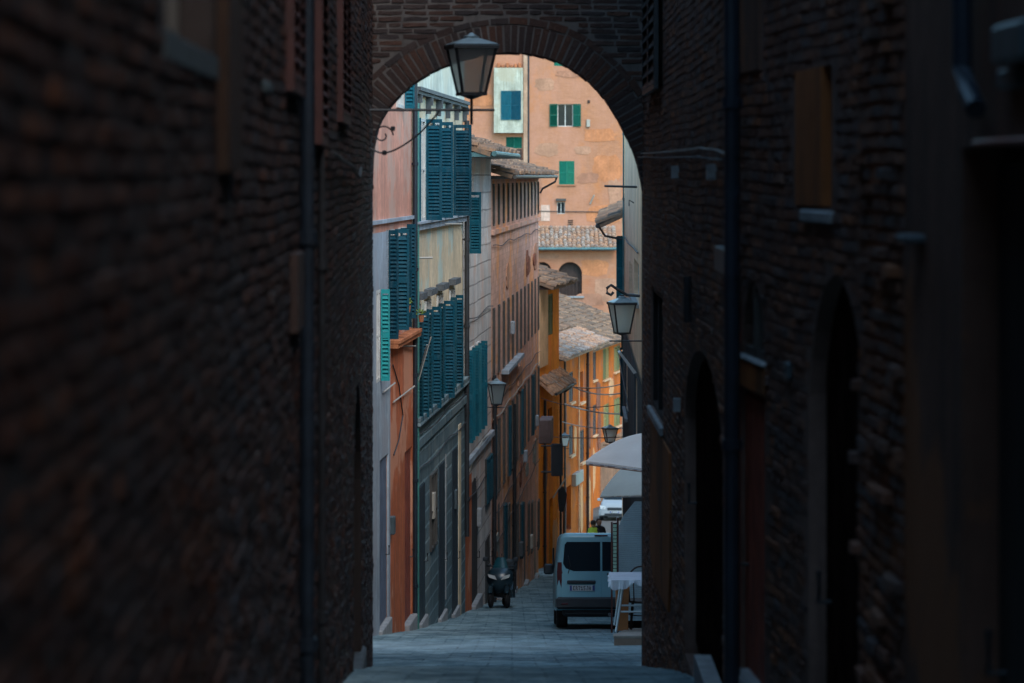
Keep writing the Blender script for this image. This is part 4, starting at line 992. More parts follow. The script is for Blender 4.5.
pE = plaster('exposed_brown_brick_patch', (.34, .13, .08), (.2, .1, .07), blocks=(.3, .09, .012), joint=.7); pF = plaster('bleached_orange_repair', (.80, .40, .18), (.5, .3, .2))
for f_, h_, c_ in ((F6, h6, ((565, 415, .7, 1.6), (575, 440, .8, 1.2), (589, 420, .8, 2.6), (589, 500, .8, 2.0), (564, 520, .6, 1.8), (581, 508, .9, 2.0))), (F7, h7, ((598, 395, 1.4, 1.6), (611, 388, 1.6, 1.0), (599, 430, 1.2, 2.2), (594, 470, 1.0, 2.4), (612, 440, 1.8, 1.0))),
                   (F5, h5, ((545, 470, 1.2, 1.8), (555, 540, 1.4, 1.6)))):
    for k, (px, py, w_, hh_) in enumerate(c_): repair(f_, h_, f_.u(px), f_.z(px, py), w_, hh_, (pE, pF)[k % 2])
for k in range(16):
    u_ = rp.uniform(1, F4.L - 1); repair(F4, h4, u_, rp.choice((-2.6, -5.9, -8.9, -3.0, -9.6)) + rp.uniform(-.3, .3), rp.uniform(.8, 2.6), rp.uniform(.3, .9), (pA, pC, pD, pE)[k % 4])
for k in range(0): repair(F2, h2, rp.uniform(1, F2.L - 1), rp.uniform(-2.0, -1.2), rp.uniform(1, 2.2), rp.uniform(.3, .6), (pD, plaster('yellow_cream_repair', (.66, .50, .26), (.4, .34, .24)))[k % 2])
for k in range(0): repair(F1, h1, rp.uniform(up + .4, F1.L - .6), rp.uniform(-6.5, -3.6), rp.uniform(.5, 1.2), rp.uniform(.4, 1.0), (pC, pE, pE, pC)[k], c=.03)
for k in range(0): repair(F1, h1, rp.uniform(2.2, F1.L - .8), rp.uniform(-.3, 1.2), rp.uniform(.8, 1.6), rp.uniform(.3, .7), (pA, pC, pA)[k])
for f_, h_, zs_, m_ in ((F4, h4, (-5.75, -8.55, -1.75, -9.3), 'cable_dark'), (F3, h3, (-3.2, -7.2), 'cable_dark'), (F2, h2, (-4.72, -5.35), 'cable_dark'), (F4, h4, (-6.1,), 'cable')):
    for z_ in zs_:
        P = []; n_ = int(f_.L / .7)
        for k in range(n_ + 1): P.append((f_.L * k / n_, z_ + .02 * math.sin(k * .9) - .07 * abs(math.sin(k * .31)), .09 if f_ is F2 else .05))
        MB(f_).tube(P, .011, 5).build('cable', M[m_], h_)
for f_, h_, u_, z_, w_, hh_, m_ in ((F2, h2, 3.3, -6.6, .34, .5, 'cloth_white'), (F2, h2, 8.6, -7.0, .3, .4, 'box_blue'), (F3, h3, 4.0, -8.2, .3, .42, 'stone_sill'), (F1, h1, 5.2, -6.0, .18, .3, 'box_blue'), (F4, h4, 12.6, -11.1, .4, .4, 'dark_stone'), (F4, h4, 18.4, -11.6, .5, .4, 'cloth_white')):
    MB(f_).bbox(u_, u_ + w_, z_, z_ + hh_, .0, .11, .012).build('meter_box', M[m_], h_)

# ------------------------------------------------------------------ street lanterns
def lantern(label, cx, cy, zb, w, h, wall_x, gm='glass_lamp', scroll=True, bar_over=.0, drop=.18):
    """four sided tapering lantern standing on a stem from an iron bar that runs to the wall at wall_x"""
    t = thing('street_lamp', label, 'street lamp', (cx, cy, zb - drop), 'iron lanterns along the street')
    f = Fr(cx, cy, 1, 0, 0, -1, zb); hw, hb = w / 2 * .90, w / 2 * .50; body = h * .80
    f0_ = f; q_ = R(14); f = Fr(cx, cy, math.cos(q_), math.sin(q_), math.sin(q_), -math.cos(q_), zb)
    m = MB(f)
    for sx in (-1, 1):
        for sy in (-1, 1): m.tube([(sx * hb, 0, sy * hb), (sx * hw, body, sy * hw)], w * .036, 4)
    for (q, z_, r_) in ((hb, 0, .035), (hw, body, .05)):
        e = w * r_
        m.box(-q - e, q + e, z_ - e, z_ + e, q - e, q + e); m.box(-q - e, q + e, z_ - e, z_ + e, -q - e, -q + e)
        m.box(-q - e, -q + e, z_ - e, z_ + e, -q + e, q - e); m.box(q - e, q + e, z_ - e, z_ + e, -q + e, q - e)
    fr = m.build('lamp_frame', M['iron'], t)
    m = MB(f); k = .95; m.loft([[(-hb * k, .01, -hb * k), (hb * k, .01, -hb * k), (hb * k, .01, hb * k), (-hb * k, .01, hb * k)], [(-hw * k, body, -hw * k), (hw * k, body, -hw * k), (hw * k, body, hw * k), (-hw * k, body, hw * k)]])
    m.build('lamp_glass', M[gm], t)
    m = MB(f); o = hw * 1.12
    m.loft([[(-o, body + .01, -o), (o, body + .01, -o), (o, body + .01, o), (-o, body + .01, o)], [(-o * .9, body + .03, -o * .9), (o * .9, body + .03, -o * .9), (o * .9, body + .03, o * .9), (-o * .9, body + .03, o * .9)],
            [(-o * .25, h * .95, -o * .25), (o * .25, h * .95, -o * .25), (o * .25, h * .95, o * .25), (-o * .25, h * .95, o * .25)]])
    m.lathe((0, h * .94, 0), [(-.01, o * .3), (.02, o * .36), (h * .05, o * .22), (h * .10, .01)], 8, 'b'); m.build('lamp_cap', plain('dark_blue_grey_lamp_cap', (.16, .22, .25), .35, .3, 8), t)
    f = f0_
    m = MB(f); s = -1 if wall_x < cx else 1
    m.tube([(0, 0, 0), (0, -drop - .14, 0)], w * .035, 6); m.lathe((0, -.02, 0), [(-.03, .02), (0, hb * .9), (.02, hb)], 8, 'b')
    m.tube([(wall_x - cx, -drop, 0), (-s * (w / 2 + bar_over), -drop, 0)], w * .030, 6)
    if scroll:
        L = abs(wall_x - cx); q = []
        for i in range(17):
            t_ = i / 16; q.append((s * (L - .02 - (L * .62) * t_), -drop - .42 * (1 - t_) ** 1.6 + .0, 0))
        cp_ = [(s * (L - .01), -drop - .36), (s * (L * .86), -drop - .41), (s * (L * .70), -drop - .36), (s * (L * .50), -drop - .22), (s * (L * .30), -drop)]
        m.tube([(a, b, 0) for a, b in dens(cp_, 6)], w * .020, 6)
        sp = []
        for i in range(22):
            a_ = i / 21 * 2.2 * math.pi; r_ = .10 * (1 - i / 28); sp.append((s * (L - .14) + -s * r_ * math.cos(a_) * 1.0, -drop - .24 + r_ * math.sin(a_), 0))
        m.tube(sp, w * .018, 5)
        m.tube([(s * (L - .01), -drop + .06, 0), (s * (L - .01), -drop - .62, 0)], w * .03, 6)
        m.bbox(s * (L * .84) - .022, s * (L * .84) + .022, -drop - .43, -drop - .385, -.022, .022, .008)
        m.bbox(s * (L * .76) - .022, s * (L * .76) + .022, -drop - .20, -drop - .155, -.022, .022, .008)
    m.build('bracket', M['iron'], t)
    return t
Yl = 28.6
lantern('large dark iron lantern on a scrolled bracket in front of the brick arch', X(471.5, Yl), Yl, Z(94, Yl), 46 / F * Yl, 59 / F * Yl, X(368, Yl), 'glass_lamp_dark', drop=16 / F * Yl)
# fixed to the left long house, small
Ym = 71.0; pxw = VB - WB / Ym
lantern('small pale lantern on the left facades above the parked scooter', X(496.5, Ym), Ym, Z(404, Ym), 16.5 / F * Ym, 25 / F * Ym, X(pxw, Ym), 'glass_lamp', scroll=False, drop=.08)
Yn = 60.0
lantern('blue grey lantern on the right hand houses above the white awnings', X(622, Yn), Yn, Z(333, Yn), 25 / F * Yn, 37 / F * Yn, X(642.5, Yn), 'glass_lamp', scroll=False, drop=8 / F * Yn)
Yo = 100.0
lantern('lantern directly above the upper awning, in front of the olive shutters', X(610, Yo), Yo, Z(442, Yo), 14 / F * Yo, 17 / F * Yo, X(624, Yo), 'glass_lamp', scroll=False, drop=.1)
Yp = 118.0
lantern('tiny whitish lantern in front of the orange houses beside the black banner', X(564.5, Yp), Yp, Z(446, Yp), 9.5 / F * Yp, 13 / F * Yp, X(556, Yp), 'glass_lamp', scroll=False, drop=.1)
# scroll above the right lantern
m = MB(Fr(X(622, Yn), Yn, 1, 0, 0, -1)); zz0 = Z(290, Yn)
m.tube([(.36, zz0 - .12, 0), (.1, zz0 - .1, 0), (-.1, zz0 + .02, 0), (-.22, zz0 + .1, 0), (-.30, zz0 + .04, 0), (-.30, zz0 - .06, 0), (-.22, zz0 - .1, 0), (-.17, zz0 - .04, 0)], .03, 6)
m.tube([(0, zz0 - .1, 0), (0, Z(300, Yn), 0)], .05, 6)
o = m.build('iron_scroll', M['iron']); tag(o, 'black curled iron bracket just above the right hand lantern', 'bracket')

# ------------------------------------------------------------------ signs, banners, cables
def cable(label, pts, r=.018, mat='cable', sag=.0, grp='cables crossing the street'):
    m = MB(); P = []
    for (p0, y0, Y0_), (p1, y1, Y1_) in zip(pts, pts[1:]):
        a = Vector((X(p0, Y0_), Z(y0, Y0_), -Y0_)); b = Vector((X(p1, Y1_), Z(y1, Y1_), -Y1_))
        for i in range(9):
            t = i / 8; q = a.lerp(b, t); q.y -= sag * 4 * t * (1 - t); P.append(q)
    m.tube([tuple(q) for i, q in enumerate(P) if i == 0 or (q - P[i - 1]).length > 1e-5], r, 5); o = m.build('cable', M[mat]); tag(o, label, 'cable', grp)
cable('highest pale cable strung straight across in front of the orange wing', [(560, 384, 112), (622.5, 384, 100)], .02, sag=.15)
cable('pale sagging cable crossing the orange wing just below its upper windows', [(560, 379, 112), (623, 393, 98)], .024, sag=.25)
cable('lower pale cable sloping down toward the lantern over the awning', [(565, 404, 118), (623, 414, 98)], .026, sag=.1)
cable('pale cable running just above the tiny whitish lantern', [(560, 421, 118), (624, 428, 99)], .016, sag=.12)
cable('dark wire crossing in front of the pent roof and the orange wing', [(541, 398, 105), (622, 404, 96)], .014, 'cable_dark', sag=.2)
cable('dark thin wire level with the top of the awning lantern', [(540, 436, 106), (623, 437, 95)], .014, 'cable_dark', sag=.05)
Ys = 103.5
m = MB(); m.bbox(X(551, Ys), X(563, Ys), Z(476, Ys), Z(443.5, Ys), -Ys, -Ys + .1, .03); o = m.build('sign_panel', M['dark_cloth'])
t = thing('hanging_sign', 'tall black hanging banner sign on the orange houses at the bend', 'sign', (X(551, Ys), Ys, Z(480, Ys)))
bpy.data.objects.remove(o)
m = MB(); m.bbox(X(551, Ys), X(563, Ys), Z(476, Ys), Z(443.5, Ys), -Ys, -Ys + .1, .03); m.build('panel', M['dark_cloth'], t)
m = MB(); m.tube([(X(541, Ys), Z(446, Ys), -Ys - .05), (X(563, Ys), Z(446, Ys), -Ys - .05)], .03, 6); m.tube([(X(541, Ys), Z(472, Ys), -Ys - .05), (X(551, Ys), Z(472, Ys), -Ys - .05)], .03, 6); m.build('bracket', M['iron'], t)
Yf = 106
t = thing('flag', 'small dark flag drooping from a pole below the black banner', 'flag', (X(560, Yf), Yf, Z(512, Yf)))
m = MB(); n = 8
for sgn in (0,):
    pts = [(558, 490), (563, 486), (567, 494), (566, 503), (563, 512), (559, 511), (558, 500)]
    m.poly([(X(a, Yf), Z(b, Yf)) for a, b in pts], -Yf - .03, -Yf + .03)
m.build('cloth', M['dark_cloth'], t)
m = MB(); m.tube([(X(553, Yf), Z(498, Yf), -Yf), (X(566, Yf), Z(478, Yf), -Yf)], .03, 6); m.build('pole', M['cable'], t)
# white slanted board on the right facade
Yb = 62.0; m = MB(); m.poly([(X(618, Yb), Z(352, Yb)), (X(620, Yb), Z(351, Yb)), (X(636, Yb), Z(372, Yb)), (X(633, Yb), Z(373, Yb))], -Yb - .3, -Yb + .3)
o = m.build('airer', M['white_metal']); tag(o, 'slanted pale grey laundry airer under the right hand lantern', 'airer')

# ------------------------------------------------------------------ awnings
def awning(label, px0, Yc_, z_edge, rise, xw, Wd, lift, val):
    """square market canopy, one corner toward the middle of the street, ridge running back to the wall"""
    t = thing('awning', label, 'awning', (xw, Yc_, z_edge), 'off white shop awnings')
    x0 = X(px0, Yc_); N, K = 20, 16
    def S(i, k, h=0):
        s, q = i / N, 2 * k / K - 1
        f = math.sin(s * math.pi / 2) ** .85
        z = z_edge + lift * s + rise * f * (1 - abs(q) ** 1.4) - .05 * s * math.sin(math.pi * abs(q)) + .028 * math.sin(q * 11 + 1 + 2.5 * s) * s * (1 - .5 * abs(q)) + h
        return (x0 + (xw - x0) * s, z, -(Yc_ + Wd * max(s, .02) * q))
    m = MB(); vs = [S(i, k) for k in range(K + 1) for i in range(N + 1)]; n1 = len(vs); vs += [S(i, k, -.015) for k in range(K + 1) for i in range(N + 1)]
    fs = []
    for k in range(K):
        for i in range(N):
            a = k * (N + 1) + i; fs.append((a, a + 1, a + N + 2, a + N + 1)); fs.append((n1 + a + N + 1, n1 + a + N + 2, n1 + a + 1, n1 + a))
    m.add(vs, fs); m.build('canopy', M['awning'], t, True)
    m = MB()
    for k in (0, K):
        for i in range(N):
            a, b = S(i, k), S(i + 1, k); w0, w1_ = .008 * math.sin(i * 2.3), .008 * math.sin((i + 1) * 2.3)
            m.add([a, b, (b[0], b[1] - val - w1_, b[2]), (a[0], a[1] - val - w0, a[2])], [(0, 1, 2, 3)])
    so_ = m.build('valance', M['awning'], t); so_.modifiers.new('thick', 'SOLIDIFY').thickness = .008
    MB().tube([tuple(Vector(S(i, 0)) + Vector((0, -val, 0))) for i in range(N + 1)], .012, 5).build('trim', M['awning_edge'], t)
    for k in (0, K // 2, K): MB().tube([tuple(Vector(S(i, k)) + Vector((0, -.035, 0))) for i in range(1, N + 1)], .014, 5).build('frame_rib', M['white_metal'], t)
    return t
def XQ(Y): return FQ.o[0] + FQ.d[0] * (Y - FQ.o[1]) / FQ.d[1]
awning('broad off white awning higher up on the right above the van', 586, 52.0, Z(461, 52), .50, XQ(52), 1.5, 0, .06)
awning('second off white awning lower and further behind the first one', 600, 60.0, Z(496, 60), .66, XQ(60), 1.1, .16, .03)

# ------------------------------------------------------------------ terrace on the right: deck, table, chair, screen, menu post
Yd0, Yd1 = 42.8, 46.4
dz = G(Yd0) + .13
t = thing('wooden_platform', 'small worn wooden terrace platform at the foot of the right wall', 'platform', (X(628, Yd0), Yd0, G(Yd0)))
m = MB(); x0 = X(613.5, Yd0); x1 = X(666, Yd0)
yb = Yd0; k = 0
while yb < Yd1: m.bbox(x0 + rd.uniform(-.01, .01) + (yb - Yd0) * .09, x1, G(yb) + .10, G(yb) + .14, -yb - .135, -yb, .006); yb += .145
m.build('boards', M['deck'], t)
m = MB(); m.box(x0 + .01, x1, G(Yd0) - .1, G(Yd0) + .10, -Yd0 - .06, -Yd0 - .0); m.build('edge_board', M['awning_edge'], t)
Yt = 44.6; zt_ = Z(574.5, Yt + .6); gt = G(Yt) + .14
t = thing('table', 'white trestle table covered with a white cloth standing on the wooden platform', 'table', (X(630, Yt), Yt, gt))
xa, xb = X(611, Yt), X(611, Yt) + .85
m = MB(); m.bbox(xa + .04, xb, zt_ - .04, zt_ - .012, -Yt - .85, -Yt, .008); m.build('tabletop', M['white_metal'], t)
m = MB(); N = 22; zc = zt_
ring_ = []
pts = [(xa, -Yt + .03), (xb, -Yt + .03), (xb, -Yt - .88), (xa, -Yt - .88)]
per = []
for i in range(4):
    a, b = pts[i], pts[(i + 1) % 4]
    for k in range(N): per.append((a[0] + (b[0] - a[0]) * k / N, a[1] + (b[1] - a[1]) * k / N))
top_ = [(p[0], zc, p[1]) for p in per]; cx_, cc_ = (xa + xb) / 2, -Yt - .42
low_ = []
for i, p in enumerate(per):
    w_ = .018 * math.sin(i * 1.7); dr_ = .10 + .05 * math.sin(i * .5) + .02 * math.sin(i * 1.3); l = math.hypot(p[0] - cx_, p[1] - cc_)
    low_.append((p[0] + (p[0] - cx_) / l * (.02 + w_), zc - dr_, p[1] + (p[1] - cc_) / l * (.02 + w_)))
k0 = len(per); m.add(top_ + low_ + [(cx_, zc + .002, cc_)], [(i, (i + 1) % k0, k0 + (i + 1) % k0, k0 + i) for i in range(k0)] + [(i, (i + 1) % k0, 2 * k0) for i in range(k0)])
m.build('tablecloth', M['table_white'], t)
for sx, sy in ((.12, .1), (.12, .75), (.72, .1), (.72, .75)):
    m = MB(); d_ = .07 if sx < .4 else -.07; m.tube([(xa + sx + d_, zt_ - .04, -Yt - sy), (xa + sx - d_ * .6, gt, -Yt - sy)], .018, 8); m.build('leg', M['white_metal'], t)
for q in (.1, .75): MB().tube([(xa + .15, gt + .3, -Yt - q), (xa + .72, gt + .3, -Yt - q)], .014, 6).build('stretcher', M['white_metal'], t)
# dark bistro chair behind the table
Yc = 45.95; gc = G(Yc) + .14; xc = X(637, Yc) + .05
t = thing('chair', 'dark bentwood chair with a rounded back tucked behind the white table', 'chair', (xc, Yc, gc))
m = MB(); m.lathe((xc, gc + .45, -Yc), [(-.015, .19), (0, .205), (.02, .2)], 18, 'b'); m.build('seat', M['dark_wood'], t)
for a_ in (45, 135, 225, 315):
    m = MB(); ca, sa = math.cos(R(a_)), math.sin(R(a_)); m.tube([(xc + ca * .16, gc + .44, -Yc + sa * .16), (xc + ca * .21, gc, -Yc + sa * .21)], [.017, .012], 8); m.build('leg', M['dark_wood'], t)
m = MB(); arc = [(xc + .19 * math.cos(R(q)), gc + .78 + .22 * math.sin(R(q)), -Yc + .17) for q in range(0, 181, 15)]
m.tube([(xc + .17, gc + .45, -Yc + .15)] + arc + [(xc - .17, gc + .45, -Yc + .15)], .014, 8)
arc = [(xc + .11 * math.cos(R(q)), gc + .72 + .14 * math.sin(R(q)), -Yc + .165) for q in range(0, 181, 20)]
m.tube([(xc + .1, gc + .45, -Yc + .15)] + arc + [(xc - .1, gc + .45, -Yc + .15)], .010, 8); m.build('backrest', M['dark_wood'], t)
m = MB(); m.lathe((xc, gc + .25, -Yc), [(-.008, .17), (.008, .17)], 18, 'b') if False else m.tube([(xc + .18 * math.cos(R(q)), gc + .25, -Yc + .18 * math.sin(R(q))) for q in range(0, 361, 20)], .009, 6); m.build('stretcher', M['dark_wood'], t)
# terracotta coloured planter box below the table
Yx = 45.7; m = MB(); gx = G(Yx) + .14
m.loft([[(X(617, Yx), gx, -Yx), (X(628, Yx), gx, -Yx), (X(628, Yx), gx, -Yx - .3), (X(617, Yx), gx, -Yx - .3)], [(X(616, Yx), gx + .62, -Yx + .02), (X(629, Yx), gx + .62, -Yx + .02), (X(629, Yx), gx + .62, -Yx - .32), (X(616, Yx), gx + .62, -Yx - .32)]])
m.box(X(615.5, Yx), X(629.5, Yx), gx + .62, gx + .67, -Yx - .34, -Yx + .04)
o = m.build('planter', M['orange_cloth']); tag(o, 'burnt orange tapered planter standing under the white table', 'planter')
# slatted screen
Yz = 51.0; gz = G(Yz)
t = thing('slatted_screen', 'pale blue white slatted screen between the white table and the awning', 'screen', (X(630, Yz), Yz, gz))
m = MB(); za, zb2 = gz + .25, Z(517, Yz); xs0, xs1 = X(616.5, Yz), XQ(Yz) - .05
m.box(xs0, xs1, gz + .2, gz + .25, -Yz - .03, -Yz); b = za
while b < zb2 + .25:
    fx = lambda q: xs0 + (.10 + (q - zb2) * .8 if q > zb2 else max(0, (q - zb2 + .25) * .4))
    m.poly([(fx(b), b), (xs1, b), (xs1, b + .030), (fx(b + .03), b + .030)], -Yz - .02, -Yz + .012); b += .036
m.build('slats', M['ribbed'], t)
m = MB(); m.tube([(xs1, gz, -Yz - .02), (xs1, zb2 + .3, -Yz - .02)], .025, 8); m.tube([(xs0 + .02, gz, -Yz - .02), (xs0 + .02, zb2, -Yz - .02)], .02, 8); m.build('post', M['white_metal'], t)
# menu post
Ym_ = 50.2; gm_ = G(Ym_)
t = thing('menu_stand', 'narrow menu stand with two red brown posts and a mint green strip beside the van', 'menu stand', (X(615, Ym_), Ym_, gm_))
for px in (611.8, 617.8):
    m = MB(); m.bbox(X(px - .9, Ym_), X(px + .9, Ym_), gm_, Z(522 if px < 615 else 518, Ym_), -Ym_ - .03, -Ym_, .004); m.build('post', plain('red_brown_wood', (.10, .028, .02), .6, .3, 6), t)
m = MB(); b = Z(572, Ym_)
while b < Z(524, Ym_): m.bbox(X(613.2, Ym_), X(616.6, Ym_), b, b + .05, -Ym_ - .02, -Ym_ - .005, .003); b += .062
m.build('menu_panel', M['mint'], t)
m = MB(); m.box(X(613, Ym_), X(617, Ym_), Z(574, Ym_), Z(523, Ym_), -Ym_ - .035, -Ym_ - .022); m.build('backing', M['dark_wood'], t)

# ------------------------------------------------------------------ plants on the pink house ledge
def plant(label, px, py):
    u_ = F1.u(px); z_ = F1.z(px, py); p = F1.P(u_, z_, .22)
    t = thing('potted_plant', label, 'plant', (p[0], p[1], z_ - .16), 'small plants on the shutters')
    f = Fr(p[0], p[1], 1, 0, 0, -1, z_)
    m = MB(f); m.lathe((0, -.16, 0), [(0, .035), (.11, .05), (.12, .055)], 12, 'b'); m.build('pot', M['terra'], t)
    m = MB(f)
    for i in range(46):
        a = rd.uniform(0, 6.28); e = rd.uniform(-.2, 1.2); r_ = rd.uniform(.02, .11); c = Vector((math.cos(a) * math.cos(e) * r_, math.sin(e) * r_ * .8, math.sin(a) * math.cos(e) * r_))
        n_ = Vector((rd.uniform(-1, 1), rd.uniform(-1, 1), rd.uniform(-1, 1))).normalized(); x_ = n_.orthogonal().normalized() * .028; y_ = n_.cross(x_).normalized() * .016
        m.add([tuple(c - x_), tuple(c + y_), tuple(c + x_), tuple(c - y_)], [(0, 1, 2, 3)])
    m.build('foliage', M['leaf'], t, fixn=False)
plant('small bright green plant in front of the nearest dark shutters', 395, 303)
plant('lower green plant beside the drainpipe end of the pink house', 409, 313)

# ------------------------------------------------------------------ vehicles (built at the origin, nose toward +Y, then placed)
def sect(y, wb, wt, z0, z1, r=.12, n=6, belly=.5):
    """rounded car cross-section, closed loop of (x, z, -y) in ID frame"""
    pts = []
    def corner(cx, cz, rr, a0, a1):
        for k in range(n + 1):
            a = R(a0 + (a1 - a0) * k / n); pts.append((cx + rr * math.cos(a), cz + rr * math.sin(a), -y))
    zb_ = z0 + (z1 - z0) * belly
    corner(wb - .06, z0 + .06, .06, -90, 0); pts.append((wb, zb_, -y)); corner(wt - r, z1 - r, r, 10, 90)
    corner(-(wt - r), z1 - r, r, 90, 170); pts.append((-wb, zb_, -y)); corner(-(wb - .06), z0 + .06, .06, 180, 270)
    return pts
def wheel(parent, x, y, rad=.31, wd=.19):
    s = 1 if x > 0 else -1
    m = MB(); m.lathe((x, rad, -y), [(-wd / 2, rad * .62), (-wd / 2, rad * .93), (-wd / 2 + .03, rad), (wd / 2 - .03, rad), (wd / 2, rad * .93), (wd / 2, rad * .62)], 26, 'a'); w_ = m.build('wheel', M['tyre'], parent, False)
    m = MB(); xx = x + s * (wd / 2 - .02); m.lathe((xx, rad, -y), [(-.02, rad * .6), (.02, rad * .6), (.026, rad * .2)], 20, 'a'); m.build('rim', M['rim'], w_)
    return w_
LET = {  # 3x5 strokes for number plate characters
 'E': ['111', '100', '110', '100', '111'], 'R': ['110', '101', '110', '101', '101'], '7': ['111', '001', '010', '010', '010'], '1': ['010', '110', '010', '010', '111'], '5': ['111', '100', '110', '001', '110'],
 'J': ['011', '001', '001', '101', '010'], 'A': ['010', '101', '111', '101', '101'], 'F': ['111', '100', '110', '100', '100'], 'T': ['111', '010', '010', '010', '010'], 'W': ['101', '101', '111', '111', '101'], '4': ['101', '101', '111', '001', '001']}
def nplate(parent, text, xc, z0, y, w=.52, h=.11, face=-1):
    m = MB(); m.bbox(xc - w / 2, xc + w / 2, z0, z0 + h, -y, -y + .014, .004); p = m.build('number_plate', M['plate'], parent)
    for e_ in (xc - w / 2 + .005, xc + w / 2 - .045): MB().box(e_, e_ + .04, z0 + .006, z0 + h - .006, -y + .0145, -y + .017).build('side_band', M['plate_blue'], p)
    m = MB(); n = len(text); cw = (w - .13) / n; x = xc - w / 2 + .065
    for ch in text:
        if ch in LET:
            for r_, row in enumerate(LET[ch]):
                for c_, v in enumerate(row):
                    if v == '1': q = cw * .78 / 3; hh = (h - .03) / 5; m.box(x + c_ * q, x + (c_ + 1) * q, z0 + h - .015 - (r_ + 1) * hh, z0 + h - .015 - r_ * hh, -y + .0145, -y + .0165)
        x += cw
    m.build('lettering', M['plate_ink'], p)
    return p
# --- van, rear seen: rear is at y=0 facing the camera (-Y)
van = thing('parked_van', 'small pale blue van seen from behind, parked on the right by the terrace', 'van')
W_ = .82; Hh = 1.70
secs = [sect(.0, W_ * .93, W_ * .80, .42, Hh - .08, .10), sect(.02, W_ * .975, W_ * .86, .38, Hh - .035, .12), sect(.07, W_, W_ * .90, .33, Hh, .13), sect(.5, W_ * 1.01, W_ * .92, .30, Hh + .01, .13), sect(2.2, W_ * 1.01, W_ * .92, .27, Hh + .01, .13),
        sect(2.75, W_ * 1.0, W_ * .89, .27, Hh - .05, .14), sect(3.25, W_ * 1.0, W_ * .86, .27, 1.22, .12), sect(3.35, W_, W_ * .88, .27, 1.08, .12), sect(3.8, W_ * .97, W_ * .80, .28, .98, .12), sect(3.95, W_ * .86, W_ * .70, .32, .82, .12)]
m = MB(); m.loft(secs); body = m.build('body', M['van_paint'], van, True)
es = body.modifiers.new('edges', 'EDGE_SPLIT'); es.split_angle = R(35)
def panel(pts, y0, t=.012): m = MB(); m.poly(pts, -y0, -y0 + t); return m
w1 = .71
def rpoly(x0, x1, z0, z1, r, cut=None):
    p = []
    for cx, cz, a0 in ((x1 - r, z0 + r, -90), (x1 - r, z1 - r, 0), (x0 + r, z1 - r, 90), (x0 + r, z0 + r, 180)):
        for k in range(5): a = R(a0 + 90 * k / 4); p.append((cx + r * math.cos(a), cz + r * math.sin(a)))
    return p
zw0, zw1 = 1.02, 1.545
ld = panel(rpoly(-w1, -.008, .50, Hh - .07, .05), -.002, .012).build('rear_door', M['van_paint'], van)
rd_ = panel(rpoly(.008, w1, .50, Hh - .07, .05), -.002, .012).build('rear_door', M['van_paint'], van)
panel([(-.018, zw0), (-.018, zw1), (-.62, zw1), (-.66, zw1 - .05), (-.69, zw0 + .14), (-.64, zw0 + .05), (-.50, zw0)], .0125 - .024, .004).build('window', M['car_glass'], ld)
panel([(.018, zw0), (.5, zw0), (.64, zw0 + .05), (.69, zw0 + .14), (.66, zw1 - .05), (.62, zw1), (.018, zw1)], .0125 - .024, .004).build('window', M['car_glass'], rd_)
m = MB(); m.poly(rpoly(-.60, -.10, .62, .80, .03), .0105, .0125); m.build('plate_recess', plain('shaded_blue_grey_trim', (.10, .19, .24), .4, .1), ld)
m = MB(); m.bbox(-.62, -.10, .795, .855, .010, .05, .015); m.build('plate_trim', M['black_plastic'], ld)
p = nplate(ld, 'ER715JA', -.345, .665, -.014, .46, .105)
m = MB(); m.bbox(.10, .28, .95, .985, .01, .04, .01); m.build('handle', M['black_plastic'], rd_)
m = MB(); m.tube([(-.60, .98, .025), (-.56, 1.12, .03), (-.60, 1.30, .03)], .010, 5); m.build('wiper', M['black_plastic'], ld)
for s in (-1, 1):
    m = MB(); m.loft([[(s * .72, .72, .0), (s * .795, .72, -.02), (s * .79, .72, -.14), (s * .72, .72, -.14)], [(s * .70, 1.00, .016), (s * .80, 1.00, .0), (s * .80, 1.0, -.14), (s * .70, 1.0, -.14)], [(s * .715, 1.18, .010), (s * .785, 1.18, -.01), (s * .79, 1.18, -.12), (s * .70, 1.18, -.12)]])
    m.build('tail_light', M['red_lens'], van)
    m = MB(); m.bbox(s * .82, s * 1.0, .95, 1.15, -2.75, -2.65, .03) if s > 0 else m.bbox(-1.0, -.82, .95, 1.15, -2.75, -2.65, .03); m.tube([(s * .80, 1.0, -2.7), (s * .88, 1.0, -2.7)], .02, 6); m.build('mirror', M['black_plastic'], van)
    m = MB(); m.bbox(min(s * .815, s * .84), max(s * .815, s * .84), .98, 1.45, -2.6, -1.75, .02); m.build('side_window', M['car_glass'], van)
m = MB(); m.loft([[(-.78, .34, .0), (.78, .34, .0), (.78, .34, -.2), (-.78, .34, -.2)], [(-.81, .38, .06), (.81, .38, .06), (.83, .38, -.25), (-.83, .38, -.25)], [(-.81, .52, .055), (.81, .52, .055), (.83, .52, -.25), (-.83, .52, -.25)], [(-.78, .56, .01), (.78, .56, .01), (.80, .56, -.2), (-.80, .56, -.2)]])
m.build('bumper', M['black_plastic'], van)
MB().bbox(-.12, .12, Hh - .055, Hh - .03, -.02, .012, .004).build('brake_light', M['red_lens'], van)
for s in (-1, 1): MB().bbox(s * .66 - .06, s * .66 + .06, .42, .455, .04, .064, .006).build('reflector', M['red_lens'], van)
m = MB(); m.bbox(-.7, .7, .20, .40, -3.6, -.1, .05); m.build('underbody', M['black_plastic'], van)
m = MB(); m.tube([(.15, .24, .0), (.15, .26, -.3)], .03, 8); m.build('exhaust', M['rim'], van)
